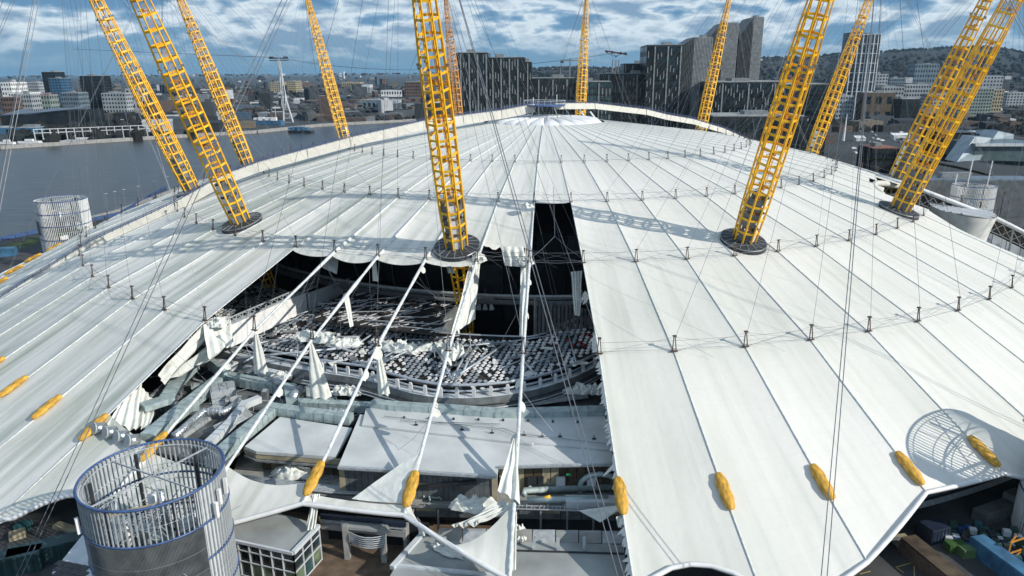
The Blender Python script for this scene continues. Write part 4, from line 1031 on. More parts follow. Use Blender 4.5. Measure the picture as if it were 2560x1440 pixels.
# cloth at the scalloped front edge
cloth('wide triangular white sail stretched from a yellow cover', [(1046, 1128, 13), (1048, 1138, 12.8), (1030, 1262, 9.2), (878, 1246, 8.9)], 1, .12, nu=26)
cloth('narrow white gathered cloth falling from a yellow cover onto the pavilion roof', [(782, 1236, 9.3), (800, 1234, 9.3), (788, 1322, 5.8), (764, 1328, 5.7)], 3, .25, nv=26)
cloth('slack white sail hanging on the rightmost bare cable above its torn cover', [(1284, 1095, 14.6), (1291, 1095, 14.6), (1300, 1262, 9.6), (1244, 1225, 11.2)], 2, .28, nv=24)
cloth('bunched white cloth spilling left from the torn yellow cover', [(1262, 1252, 9), (1288, 1268, 9), (1200, 1312, 7.2), (1130, 1316, 7)], 3, .45, nv=22)
heap('glossy white crumple at the left end of the bunched cloth', px(1185, 1268, 6.4), 3.2, 1.3, 1.7, seed=33)
cloth('white flag of cloth hanging below the sail by the terrace corner', [(1040, 1290, 8), (1050, 1300, 8), (1064, 1340, 6), (1046, 1334, 6)], 1, .12)
cloth('thin pale band of cloth sagging from the right hand fabric edge', [(1446, 1276, 5.8), (1550, 1262, 7.4), (1556, 1270, 7.2), (1500, 1306, 5)], 1, .1)
cloth('vertical pleated strip of cloth along the lower rightmost cable', [(1278, 1280, 8.8), (1292, 1280, 8.8), (1290, 1425, 5.6), (1276, 1428, 5.6)], 2, .14, nv=24)
# ragged fringe down the right hand edge of the tear
b = MB(); q = random.Random(5)
for i in range(64):
    r = 134+i*.62; k = 1.0; p = pol(k, r, dz=.02); l = q.uniform(.2, 1.1)*(1 if i % 9 else 1.8); tdir = pol(k, r+1)-p; s = (pol(k-.1, r)-p).normalized()
    b.add([p, p+tdir*.8, p+tdir*q.uniform(0, 1)+s*l+Vector((0, 0, -l*.7)), p+s*l*.5+Vector((0, 0, -l*.6))], [(0, 1, 2, 3)])
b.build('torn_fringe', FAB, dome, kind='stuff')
cloth('torn white tongue of fabric at the lower end of the right hand edge', [(1540, 1292, 8.6), (1556, 1286, 8.6), (1560, 1330, 7.2), (1546, 1326, 7.2)], 1, .1, jag=.5)

# loose wires and stays dangling inside the slot and under the bare cables
q = random.Random(21); lw = empty('loose_wires', pol(0, 115, 20), 'thin loose wires strung across the dark slot and the torn bays', 'wires')
for a, c in ((pol(0, 115, dz=.8), pol(.5, 106, 33)), (pol(1, 115, dz=.8), pol(.5, 106, 33)), (pol(.5, 106, 33), pol(.5, 95, 41)), (pol(0, 115, dz=.3), pol(1, 115, dz=.3)), (pol(0, 115, dz=1.4), pol(-1, 115, dz=1.4)), (pol(0, 92, 37), pol(.6, 101, 18.6)), (pol(.4, 92, 37), pol(1.1, 101, 18.6)), (pol(-.6, 109, 31.5), pol(-.3, 101, 18.6))):
    MB().tube([a, lerp(a, c, .5)-Vector((0, 0, .25)), c], .04, 4).build('wire', CABLE, lw)
for i in range(34):
    k = q.uniform(-5, .9); r = q.uniform(117, 152); a = pol(round(k), r, dz=-.1); c = pol(round(k)+q.uniform(-.5, .5), r+q.uniform(-5, 5), max(9, zs(r)-q.uniform(3, 11)))
    MB().tube([a, lerp(a, c, .5)+Vector((q.uniform(-.5, .5), 0, -.3)), c], .03, 3).build('wire', CABLE, lw)
for i in range(26):
    k = q.choice((-4, -3, -2, -1, 0)); r = q.uniform(116, 160); a = pol(k, r, dz=.05); d = (pol(k, r+1)-a).normalized(); l = q.uniform(.8, 2.4); s_ = (pol(k-.1, r)-a).normalized()*q.choice((-1, 1))
    b = MB(); e1_, e2_ = q.uniform(.4, 1.3), q.uniform(.5, 1.6); b.grid(lambda u, v: a+d*(l*u)+s_*(e1_*v*math.sin(math.pi*(.15+u*.8))+.12*math.sin(u*9))+Vector((0, 0, -e2_*v*math.sin(math.pi*(.1+u*.85))+.1*math.sin(u*14)*v)), 8, 4)
    b.build('torn_scrap', FAB, dome, smooth=True)

# ------------------------------------------------------------------ lattice service towers
def vent_tower(cx_, cy_, rad, H, lab, face, mesh_sector=None, name='service_tower'):
    root = empty(name, (cx_, cy_, 0), lab, 'vent tower', 'round lattice service towers beside the dome')
    C = Vector((cx_, cy_, 0)); NN = 86
    fin = MB(); fin.box((0, 0, H/2), (.26, .12, H)); fin_me = fin.mesh('fin', LGREY if 'largest' in lab else WHITE)
    for i in range(NN):
        a = 2*math.pi*i/NN
        link('fin', fin_me, root, Matrix.Translation((rad*math.cos(a), rad*math.sin(a), 0)) @ Matrix.Rotation(a, 4, 'Z'))
    for z, r_ in ((H, .16), (H-4.5, .13), (H-9.0, .13), (H-14, .13)):
        MB().tube([C+Vector(((rad+.12)*math.cos(t), (rad+.12)*math.sin(t), z)) for t in [2*math.pi*i/64 for i in range(65)]], r_, 6, cap=False).build('ring_rail', BLUE, root, smooth=True)
    for z in (H-.4, H-2.8, H-5, H-9.5, H-11.5):
        MB().tube([C+Vector(((rad-.45)*math.cos(t), (rad-.45)*math.sin(t), z)) for t in [2*math.pi*i/48 for i in range(49)]], .07, 4, cap=False).build('inner_hoop', LGREY, root)
    # corrugated cladding on two flanks
    for a0, a1, z0, z1, m_ in ((face+.62, face+1.75, 0, H-.3, WGREY), (face-1.75, face-.95, 0, H-.3, WGREY)):
        n_ = int((a1-a0)*rad/.45)
        for i in range(n_):
            t0 = a0+(a1-a0)*i/n_; t1 = a0+(a1-a0)*(i+.9)/n_; b = MB(); r0, r1 = rad-.22, rad-.10
            P = [C+Vector((r_*math.cos(t), r_*math.sin(t), z)) for z in (z0, z1) for r_, t in ((r0, t0), (r0, t1), (r1, t1), (r1, t0))]
            b.hexa(P); b.build('cladding_panel', m_, root)
    if mesh_sector:
        a0, a1, z0, z1 = mesh_sector
        b = MB(); b.grid(lambda u, v: C+Vector(((rad+.22)*math.cos(a0+(a1-a0)*u), (rad+.22)*math.sin(a0+(a1-a0)*u), z0+(z1-z0)*v)), 40, 4); b.build('mesh_screen', DPANEL, root)
        b = MB()
        for i in range(100):
            t = a0+(a1-a0)*i/100; p = C+Vector(((rad+.27)*math.cos(t), (rad+.27)*math.sin(t), z0)); b.bar(p, p+Vector((0, 0, z1-z0)), .07)
        for i in range(6):
            z = z0+(z1-z0)*i/6; b.tube([C+Vector(((rad+.3)*math.cos(a0+(a1-a0)*j/20), (rad+.3)*math.sin(a0+(a1-a0)*j/20), z)) for j in range(21)], .04, 4)
        b.build('mesh_bar', SLATE, root, kind='stuff')
    # columns, cross beams and the machinery inside
    for i in range(6):
        a = face+i*math.pi/3+.3; p = C+Vector(((rad-.9)*math.cos(a), (rad-.9)*math.sin(a), 0)); MB().bar(p, p+Vector((0, 0, H-.5)), .32).build('column', DPANEL, root)
    for i, (a, m_) in enumerate(((.5, CREAM), (1.1, LGREY), (-.4, LGREY), (2.2, LGREY))):
        d = Vector((math.cos(face+math.pi/2+a-.5), math.sin(face+math.pi/2+a-.5), 0))*(rad-.3); o_ = Vector((0, 0, H-(4.2 if i == 0 else .4)))
        MB().bar(C-d+o_, C+d+o_, .28 if i == 0 else .14, .34 if i == 0 else .16).build('beam', m_, root)
    b = MB(); b.tube([C+Vector((0, 0, 3)), C+Vector((0, 0, 3.3))], rad-.6, 40); b.tube([C+Vector((0, 0, H-11)), C+Vector((0, 0, H-10.8))], rad-.6, 40); b.build('floor', DPANEL, root)
    q = random.Random(int(cx_))
    for i in range(9):
        a = q.uniform(0, 6.28); r_ = q.uniform(0, rad-2.2); p = C+Vector((r_*math.cos(a), r_*math.sin(a), H-10.8)); b = MB()
        if i % 2: b.tube([p, p+Vector((0, 0, q.uniform(3.0, 8.5)))], q.uniform(.35, .8), 10); b.build('flue', FOIL if i % 4 == 1 else WHITE, root, smooth=True)
        else: b.box(p+Vector((0, 0, 1.2)), (q.uniform(1.5, 3), q.uniform(1.5, 3), 2.4), a); b.build('machine', LGREY if i % 4 else GALV, root)
    b = MB()
    for i in range(120):
        a = q.uniform(0, 6.28); r_ = q.uniform(0, rad-1); p = C+Vector((r_*math.cos(a), r_*math.sin(a), q.uniform(H-10.5, H-4))); b.bar(p, p+Vector((q.uniform(-3, 3), q.uniform(-3, 3), q.uniform(-.5, .5))), .09)
    b.build('inner_lattice', LGREY, root, kind='stuff')
    return root
t1x, t1y = (px(192, 1225, 20.7)+px(555, 1135, 20.7))/2*1, None
c1 = (px(190, 1225, 20.7)+px(556, 1140, 20.7))/2; rad1 = (px(190, 1225, 20.7)-px(556, 1140, 20.7)).length/2
vt = vent_tower(c1.x, c1.y, rad1, 20.7, 'largest round lattice tower with a blue rim in the bottom left corner', R(-62), (R(-62)-1.05, R(-62)+.62, 0, 16.1))
for a, z in ((R(-62)+.85, 17.2), (R(-62)+.95, 18.4), (R(-62)-1.25, 17.6), (R(-62)+1.15, 18.8)):
    p = Vector((c1.x+(rad1+.55)*math.cos(a), c1.y+(rad1+.55)*math.sin(a), z)); MB().box(p, (.35, .42, 1.9), a).build('antenna', WHITE, vt)
MB().box(Vector((c1.x-3.6, c1.y-2, 17.5)), (.1, .6, .6), .4).build('dish', WHITE, vt)
cc2 = (px(91, 498, 20.2)+px(211, 496, 20.2))/2; r2 = (px(91, 498, 20.2)-px(211, 496, 20.2)).length/2
vent_tower(cc2.x, cc2.y, r2, 20.2, 'round white lattice tower by the river at the left edge', R(-50), (R(-160), R(-120), 8, 13))
cc3 = (px(2381, 460, 20.2)+px(2493, 465, 20.2))/2; r3 = (px(2381, 460, 20.2)-px(2493, 465, 20.2)).length/2
v3 = vent_tower(cc3.x, cc3.y, r3, 20.2, 'round white lattice tower with tall poles at the right behind the notch', R(-110))
for du, h in ((-2, 9.5), (5.6, 9.0), (-7, 4)):
    p = Vector((cc3.x+du, cc3.y+1.5, 16)); MB().tube([p, p+Vector((.5, 0, 4.5+h))], .2, 6).build('pole', WHITE, v3)
sh = surf(2385, 1108); c4 = sh+SUNV*((20.7-sh.z)/SUNV.z)
vent_tower(c4.x, c4.y, 8.2, 20.7, 'round lattice tower standing just outside the right of the view', R(-60))

# ------------------------------------------------------------------ the notch and the tunnel vent inside it
nt_ = empty('notch_wall', pol(16.3, 140, 0), 'pale panelled wall and truss inside the notch at the right of the roof', 'wall')
for i in range(16):
    r0, r1 = 110+i*4, 110+i*4+3.8
    a, c = pol(15.9, r0), pol(15.9, r1); b = MB(); d = Vector((.3, .6, 0))
    b.hexa([V3(a, 0), V3(c, 0), V3(c, 0)+d, V3(a, 0)+d, V3(a, max(.5, a.z-5.0)), V3(c, max(.5, c.z-5.0)), V3(c, max(.5, c.z-5.0))+d, V3(a, max(.5, a.z-5.0))+d]); b.build('wall_panel', WGREY if i % 3 else LGREY, nt_)
    b = MB(); b.hexa([V3(a, a.z-5.4)+d*3, V3(c, c.z-5.4)+d*3, V3(c, c.z-5.4)+d*4, V3(a, a.z-5.4)+d*4, V3(a, a.z-.7)+d*3, V3(c, c.z-.7)+d*3, V3(c, c.z-.7)+d*4, V3(a, a.z-.7)+d*4]); b.build('soffit_panel', BRWN, nt_)
b = MB()
for i in range(24):
    a, c = pol(15.8, 106+i*2.8), pol(15.8, 106+(i+1)*2.8); b.bar(V3(a, a.z-4), V3(c, c.z-1), .14); b.bar(V3(a, a.z-1), V3(c, c.z-4), .14); b.bar(V3(a, a.z-4.2), V3(c, c.z-4.2), .2)
b.build('truss_web', LGREY, nt_, kind='stuff')
MB().tube([pol(15.95, r, dz=-.1) for r in (104, 115, 130, 138.5, 150, 163, 172)], .75, 6).build('edge_band', WHITE, nt_, smooth=True)
MB().tube([pol(13+.0*i, 0)+Vector((0, 0, 0)) for i in (0, 1)][:1]+[pol(13, 100)], .1) if False else None
b = MB(); pts = [pol(k, r, dz=-.9) for k, r in ((12.2, 103.5), (13, 100.6), (14, 101.2), (15, 105), (15.8, 111))]
b.tube(pts, .9, 8); b.build('cream_beam', BEIGE, nt_, smooth=True)
for i in range(9):
    p = pol(15.7, 116+i*6.5); MB().bar(V3(p, 0), V3(p, p.z-1), .4).build('column', GREY, nt_)
b = MB(); P = [pol(11, 104, .08), pol(11, 178, .08), pol(16.3, 178, .08), pol(16.3, 104, .08)]; b.add(P, [(0, 1, 2, 3)]); b.build('notch_floor', CONC, kind='structure')
tv = empty('tunnel_vent', (124.5, -29, 0), 'white concrete vent shaft with a flared sloping top inside the notch', 'vent shaft')
b = MB()
def tvf(u, v):
    a = 2*math.pi*u; z = 3+v*21; fl = 7.2-.8*math.sin(math.pi*min(1, v*1.05))+1.0*v**3
    zt = z+(1.6*math.cos(a-2.4) if v > .97 else 1.6*math.cos(a-2.4)*v)*.8
    return Vector((124.5+fl*1.08*math.cos(a), -29+fl*math.sin(a), zt))
b.grid(tvf, 48, 24); b.build('shaft', mat('white_concrete', (.72, .73, .69), .7, nscale=.5, namt=.12), tv, smooth=True)
b = MB(); b.tube([(124.5, -29, 22.5), (124.5, -29, 22.7)], 7.4, 32); b.build('cap', GREY, tv)
for i in range(9):
    y = -29-7+i*1.75; hw = math.sqrt(max(.2, 8.2**2-(y+29)**2)); MB().bar((124.5-hw, y, 23.9+.1*i-.6+.9), (124.5+hw, y, 22.9+.1*i), 1.2, .35).build('louvre', WGREY, tv)

# ------------------------------------------------------------------ yards at the lower corners
def tiny_box(name, u, v, z, dx, dy, dz, rz, m, label, cat, group=None, trim=None):
    root = empty(name, px(u, v, z), label, cat, group); p = Vector(root.location)
    MB().box(p+Vector((0, 0, dz/2)), (dx, dy, dz), rz).build('body', m, root)
    b = MB(); n_ = max(3, int(dx/.6))
    for i in range(n_):
        t = (i+.5)/n_*dx-dx/2; c = p+Vector((math.cos(rz)*t, math.sin(rz)*t, dz/2)); MBx = b.box(c, (.12, dy+.12, dz*.96), rz)
    b.build('rib', trim or m, root, kind='stuff'); MB().box(p+Vector((0, 0, dz+.05)), (dx*.96, dy*.92, .1), rz).build('lid', trim or m, root)
    return root
a_ = pol(3.35, 160, 0); c_ = pol(8.5, 160, 0)
hw = empty('hall_wall', a_, 'dark panelled hall wall under the scalloped edge at the lower right', 'wall')
for i in range(14):
    for z0, z1 in ((1.2, 4.2), (4.3, 7.2), (7.3, 10.5)):
        k0, k1 = 3.1+i*.36, 3.1+(i+.97)*.36; b = MB()
        P = [pol(k0, 157.5, z0), pol(k1, 157.5, z0), pol(k1, 157, z0), pol(k0, 157, z0), pol(k0, 157.5, z1), pol(k1, 157.5, z1), pol(k1, 157, z1), pol(k0, 157, z1)]
        b.hexa(P); b.build('wall_panel', SLATE if (i+int(z0)) % 3 else GREY, hw)
b = MB(); b.tube([pol(3.1+i*.36, 158, .6) for i in range(15)], .55, 4); b.build('plinth', LGREY, hw)
for z in (4.25, 7.25): MB().tube([pol(3.1+i*.36, 157.7, z) for i in range(15)], .07, 4).build('wall_rail', LGREY, hw)
bwall = empty('ribbed_shed', px(2400, 1385, 0), 'long low brown ribbed roof running diagonally across the lower right yard', 'shed')
p, q = px(2285, 1345, 1.8), px(2440, 1470, 1.8); d = q-p; nn = Vector((d.y, -d.x, 0)).normalized()*2.4
for i in range(9):
    o_ = nn*(i/9); MB().bar(p+o_+Vector((0, 0, .4)), q+o_+Vector((0, 0, .4)), .24, .3).build('roof_rib', BRWN, bwall)
b = MB(); b.hexa([V3(p, 0), V3(q, 0), V3(q, 0)+nn, V3(p, 0)+nn, V3(p, 2.0), V3(q, 2.0), V3(q, 2.0)+nn, V3(p, 2.0)+nn]); b.build('wall', mat('brown_sheet', (.16, .10, .075), .7, nscale=1), bwall)
tiny_box('shipping_container', 2505, 1428, 0, 9, 2.3, 2.4, math.atan2(d.y, d.x), BLUEC, 'bright blue shipping container beside the brown ribbed roof', 'container')
tiny_box('shipping_container', 2330, 1345, 0, 3.2, 2.6, 2.2, .35, NAVY, 'small navy container near the foot of the dark hall wall', 'container')
tiny_box('plant_box', 2490, 1290, 0, 8, 2.2, 1.8, .45, SLATE, 'dark grey plant box against the lower right hall wall', 'plant unit')
tiny_box('plant_box', 2535, 1275, 0, 2.6, 2.6, 2.8, .45, GREY, 'taller grey plant box at the right edge by the hall wall', 'plant unit')
tiny_box('skip', 2505, 1375, 0, 1.6, 1.4, 1.1, .1, NAVY, 'small blue bin right of the crate stack', 'bin')
tiny_box('pallet', 2252, 1357, 0, 2.4, 2.0, .7, .2, CREAM, 'pallet of rubble near the dark louvred wall', 'pallet')
cols = [mat('crate_blue', (.03, .10, .34), .6), mat('crate_green', (.04, .10, .07), .6), mat('crate_dark', (.03, .045, .05), .6), mat('crate_teal', (.04, .14, .16), .6), WGREY]
bk = MB(); bk.box((0, 0, .45), (.95, .75, .9)); bk.box((0, 0, .93), (.8, .6, .06)); cm = [bk.mesh('crate', c) for c in cols]
cp, cq = px(2352, 1318, 0), px(2480, 1338, 0); e1 = (cq-cp).normalized(); e2 = Vector((e1.y, -e1.x, 0))
for i in range(9):
    for j in range(7):
        ci = rnd.choice([0, 1, 1, 2, 2, 2, 3, 2, 4] if (i+j) % 3 else [2, 1, 2, 0])
        p = cp+e1*(i*1.12)+e2*(j*.95); o = bpy.data.objects.new('crate', cm[ci]); col.objects.link(o); o.location = p+Vector((0, 0, rnd.choice((0, .1, .9)))); o.rotation_euler.z = math.atan2(e1.y, e1.x)
        tag(o, ('blue', 'dark green', 'blackish', 'teal', 'pale')[ci]+' crate in the dense block of crates in the lower right yard', 'crate', 'crates stacked in the lower right yard')
for i, (u, v, m_, l_) in enumerate(((2385, 1375, GREENP, 'green covered cart in front of the crate block'), (2420, 1388, mat('pale_green', (.14, .24, .10), .5), 'pale green cart nearest the blue container'))):
    tiny_box('cart', u, v, 0, 2.6, 1.4, 1.2, .2, m_, l_, 'cart')
yl = empty('yellow_gantry', px(2535, 1400, 0), 'yellow steel frame standing at the lower right edge', 'frame')
p = px(2515, 1410, 0); q = px(2600, 1380, 0)
for a, c in ((p, p+Vector((0, 0, 3.4))), (q, q+Vector((0, 0, 3.4))), (p+Vector((0, 0, 3.4)), q+Vector((0, 0, 3.4))), (p+Vector((0, 0, 1.6)), q+Vector((0, 0, 1.6))), (p+Vector((0, 0, 3.4)), p+Vector((2.5, 2.5, 3.0))), (p+Vector((0, 0, 0)), q+Vector((0, 0, 3.4)))):
    MB().bar(a, c, .16).build('beam', YEL2, yl)
b = MB(); Y_ = mat('yellow_line', (.5, .42, .12), .8)
for a, c in (((2240, 1418), (2285, 1405)), ((2285, 1405), (2286, 1440)), ((2240, 1418), (2260, 1432)), ((2150, 1435), (2176, 1428)), ((2285, 1405), (2340, 1432))):
    p, q = px(*a, .045), px(*c, .045); n_ = (q-p).cross(Vector((0, 0, 1))).normalized()*.08; b.add([p-n_, q-n_, q+n_, p+n_], [(0, 1, 2, 3)])
b.build('road_marking', Y_, kind='structure')
# louvred wall at the foot of the low point
lv = empty('louvred_wall', px(2230, 1350, 0), 'dark louvred wall just inside the low corner of the fabric', 'wall')
for i in range(12): MB().bar(px(2205, 1352, .2+i*.34), px(2250, 1345, .2+i*.34), .3, .2).build('louvre', SLATE, lv)
# lower left yard
tiny_box('shipping_container', 40, 1425, 0, 7, 2.6, 2.6, .35, mat('dark_teal_paint', (.02, .06, .065), .6), 'dark teal container at the bottom left edge', 'container')
tiny_box('shipping_container', 120, 1400, 0, 9, 2.6, 2.6, .5, mat('dark_teal_paint', (.02, .06, .065), .6), 'dark teal container beside the largest lattice tower', 'container')
tiny_box('skip', 60, 1322, 0, 2.0, 1.3, 1, .1, mat('crate_teal', (.04, .14, .16), .6), 'small teal skip in the dark yard at the lower left', 'bin')
tiny_box('skip', 45, 1344, 0, 2.0, 1.3, .9, .6, CREAM, 'small tan skip in the dark yard at the lower left', 'bin')
b = MB(); p, q = px(140, 1312, .2), px(205, 1330, .2); b.bar(p, q, 1.2, .5); obj1(b, 'low_wall', CREAM, 'low sunlit kerb wall left of the largest lattice tower', 'wall')
sp_ = empty('solar_roof', px(180, 1440, 0), 'white framed low roof with dark panels left of the largest lattice tower', 'roof')
P = [px(u, v, 4) for u, v in ((130, 1432), (212, 1330), (260, 1345), (260, 1460), (150, 1475))]
b = MB(); b.prism([tuple(p[:2]) for p in P], 3.6, 4); b.build('roof', WGREY, sp_)
for i in range(4):
    for j in range(3):
        p = px(150+i*20-j*3, 1408+j*14+i*4, 4.06); MB().box(p, (1.2, .9, .08), -.3).build('dark_panel', DPANEL, sp_)
# blue machines on the road at the far left edge
tiny_box('lorry', 8, 640, 0, 9, 3, 3, .3, BLUEC, 'bright blue lorry parked at the left edge beyond the dome', 'lorry')
for i, (u, v, m_) in enumerate(((140, 606, WHITE), (148, 603, mat('tan', (.5, .35, .2), .5)), (157, 600, WHITE), (166, 597, WHITE))):
    b = MB(); p = px(u, v, .1); b.box(p+Vector((0, 0, .6)), (1.8, 4.2, .8), .6); b.box(p+Vector((0, 0, 1.2)), (1.6, 2.2, .6), .6)
    obj1(b, 'parked_car', m_, ('white car parked closest to the left edge below the river tower', 'tan car parked between white cars below the river tower', 'white car next to the tan one below the river tower', 'white car parked closest to the dome below the river tower')[i], 'car', 'cars parked below the river tower')
for i in range(7):
    p = px(270+i*22, 530-i*6, 0) if i < 3 else Vector((-205-i*1.5, 60+i*18, 0)); root = empty('lamp_post', p, 'slim lamp post on the near river bank', 'lamp post', 'lamp posts on the near bank')
    MB().tube([p, p+Vector((0, 0, 9))], .12, 5).build('pole', GREY, root); MB().box(p+Vector((.5, 0, 9)), (1.4, .3, .2)).build('head', WHITE, root)
# people in yellow vests behind the pavilion glass
def person(u, v, lab, rz):
    o0 = px(u, v, 0); 
    o0 = cn+(lf2-cn)*u+Vector((.9, 1.6, 0)); o0.z = 2.45
    me = bpy.data.meshes.new('person'); V = [(0, 0, .92), (0, 0, 1.2), (0, 0, 1.42), (0, 0, 1.52), (0, .02, 1.66), (.19, 0, 1.4), (.24, .02, 1.15), (.22, .12, .92), (-.19, 0, 1.4), (-.24, .02, 1.15), (-.22, .12, .92), (.1, 0, .88), (.11, .02, .48), (.11, 0, .06), (.11, .16, .03), (-.1, 0, .88), (-.11, .02, .48), (-.11, 0, .06), (-.11, .16, .03), (0, 0, 1.74)]
    E_ = [(0, 1), (1, 2), (2, 3), (3, 4), (4, 19), (2, 5), (5, 6), (6, 7), (2, 8), (8, 9), (9, 10), (0, 11), (11, 12), (12, 13), (13, 14), (0, 15), (15, 16), (16, 17), (17, 18)]
    RD = [.15, .15, .16, .06, .10, .07, .05, .04, .07, .05, .04, .09, .07, .05, .04, .09, .07, .05, .04, .09]
    me.from_pydata(V, E_, []); o = bpy.data.objects.new('person', me); col.objects.link(o); md = o.modifiers.new('skin', 'SKIN'); sv = me.skin_vertices[0].data
    for i, r_ in enumerate(RD): sv[i].radius = (r_, r_*.8)
    sv[0].use_root = True; s2 = o.modifiers.new('sub', 'SUBSURF'); s2.levels = s2.render_levels = 1
    me.materials.append(mat('dark_clothes', (.03, .03, .05), .8)); o.location = o0; o.rotation_euler.z = rz; tag(o, lab, 'person', 'people behind the pavilion glass')
    b = MB(); b.tube([(0, 0, .95), (0, 0, 1.1), (0, 0, 1.4), (0, 0, 1.48)], [.20, .21, .2, .1], 10); v_ = link('vest', b.mesh('vest', mat('vest_yellow', (.6, .85, .04), .6), smooth=True), o)
    b = MB(); b.tube([(0, 0, 1.68), (0, 0, 1.78), (0, 0, 1.84)], [.13, .13, .06], 8); link('helmet', b.mesh('helmet', WHITE, smooth=True), o)
person(.24, 0, 'person in a bright yellow vest furthest from the pavilion corner', .3)
person(.16, 0, 'person in a bright yellow vest in the middle behind the glass', -.5)
person(.07, 0, 'person in a bright yellow vest right by the pavilion corner', 1.2)
slabp = MB(); slabp.add([V3(cn, 2.4)+Vector((.2, .3, 0)), V3(lf2, 2.4)+Vector((0, .3, 0)), V3(lf2, 2.4)+Vector((2, 9, 0)), V3(rt, 2.4)], [(0, 1, 2, 3)]); slabp.build('upper_floor', CREAM, pav)

# ------------------------------------------------------------------ the city beyond
def wins(b, P0, ux, n_, z0, dz, nz_, w_, h_, nrm, skip=0):
    for i in range(n_):
        for j in range(nz_):
            if skip and rnd.random() < skip: continue
            a = P0+ux*((i+.5-w_/2)/n_); c = P0+ux*((i+.5+w_/2)/n_); za = z0+dz*(j+.5-h_/2); zb = z0+dz*(j+.5+h_/2)
            q = [V3(a, za), V3(c, za), V3(c, zb), V3(a, zb)]; b.add([p+nrm*.12 for p in q], [(0, 1, 2, 3)])
def block(u0, u1, vt_, Y, depth, label, wm=GREY, gm=GLASSD, nx=8, nz_=8, name='apartment_block', cat='building', w_=.6, h_=.55, group=None, skip=0, slope=0, z0=0, roofm=None, rz=0):
    A = at(u0, vt_, Y); B = at(u1, vt_, Y); H = A.z; W = B.x-A.x; root = empty(name, (A.x, Y, z0), label, cat, group)
    cz = Vector(((A.x+B.x)/2, Y+depth/2, 0)); ca, sa = math.cos(rz), math.sin(rz)
    def tr_(x, y, z): X = x*W/2; Y_ = y*depth/2; return Vector((cz.x+X*ca-Y_*sa, cz.y+X*sa+Y_*ca, z))
    h1, h2 = H-slope, H
    MB().hexa([tr_(-1, -1, z0), tr_(1, -1, z0), tr_(1, 1, z0), tr_(-1, 1, z0), tr_(-1, -1, h1), tr_(1, -1, h2), tr_(1, 1, h2), tr_(-1, 1, h1)]).build('wall', wm, root)
    b = MB(); dz = (min(h1, h2)-z0)/nz_
    wins(b, tr_(-1, -1, 0), tr_(1, -1, 0)-tr_(-1, -1, 0), nx, z0, dz, nz_, w_, h_, Vector((sa, -ca, 0)), skip)
    nd_ = max(2, int(nx*depth/W))
    wins(b, tr_(1, -1, 0), tr_(1, 1, 0)-tr_(1, -1, 0), nd_, z0, dz, nz_, w_, h_, Vector((ca, sa, 0)), skip)
    wins(b, tr_(-1, -1, 0), tr_(-1, 1, 0)-tr_(-1, -1, 0), nd_, z0, dz, nz_, w_, h_, Vector((-ca, -sa, 0)), skip)
    b.build('window', gm, root, kind='stuff')
    if not slope:
        b = MB(); b.hexa([tr_(-.95, -.9, H), tr_(.95, -.9, H), tr_(.95, .9, H), tr_(-.95, .9, H), tr_(-.95, -.9, H+.5), tr_(.95, -.9, H+.5), tr_(.95, .9, H+.5), tr_(-.95, .9, H+.5)]); b.build('roof', roofm or MEM2, root)
        q = cz+Vector((W*rnd.uniform(-.3, .3), 0, H+1.5)); MB().box(q, (W*.25, depth*.3, 2.4)).build('plant_room', GREY, root)
    return root, tr_, H
def fins(root, tr_, H, n_, full, m=WHITE, w=.35, hts=None):
    q = random.Random(n_*7+int(H)); b = MB()
    for i in range(n_):
        x = -1+2*(i+.5)/n_
        if i % full == full//2: MB().bar(tr_(x, -1, 1)+Vector((0, -.5, 0)), tr_(x, -1, H-1)+Vector((0, -.5, 0)), w*1.2, .9).build('fin', m, root)
        else:
            z = q.uniform(0, 6)
            while z < H-6:
                l = q.uniform(2.5, 6); b.bar(tr_(x, -1, z)+Vector((0, -.35, 0)), tr_(x, -1, z+l)+Vector((0, -.35, 0)), w*.8, .6); z += l+q.uniform(3, 16)
    b.build('short_fin', m, root, kind='stuff')
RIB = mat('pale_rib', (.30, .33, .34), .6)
DG = mat('dark_green_glass', (.014, .034, .036), .2, nscale=.08, namt=.7, spec=.6); DB = mat('dark_facade', (.02, .026, .03), .4, nscale=.1, namt=.5)
for (u0, u1, vt_, Y, D, lab, nf) in ((1140, 1219, 132, 300, 30, 'dark green glass office block directly right of the orange mast', 11), (1221, 1312, 144, 304, 34, 'dark glass office block right of the tallest green block', 13), (1290, 1329, 155, 325, 30, 'narrow dark glass block stepping down beside the office block', 6)):
    r_, t_, H = block(u0, u1, vt_, Y, D, lab, DB, DG, 8, 14, 'office_block', w_=.86, h_=.7); fins(r_, t_, H, nf, 3, RIB, w=.34)
for (u0, u1, vt_, Y, D, lab, nf) in ((1325, 1440, 196, 330, 30, 'low dark glass office with pale fins left of the rear mast', 13), (1438, 1530, 205, 318, 30, 'low teal windowed office directly behind the crown', 10), (1500, 1625, 185, 350, 40, 'stepped dark glass block below the red cable pylon head', 14), (1560, 1640, 160, 372, 30, 'dark glass block rising beside the greenish glass one', 9),
                                     (1618, 1708, 113, 330, 40, 'greenish glass office block with flat roof left of the ribbed towers', 11)):
    r_, t_, H = block(u0, u1, vt_, Y, D, lab, DB, DG if u0 != 1438 else GLASST, 10, 12, 'office_block', w_=.88, h_=.66, skip=.1); fins(r_, t_, H, nf, 4, RIB, w=.32)
RIBD = mat('shaded_rib', (.085, .10, .105), .6)  # darker copy of the ribs, paints shade onto the left flanks
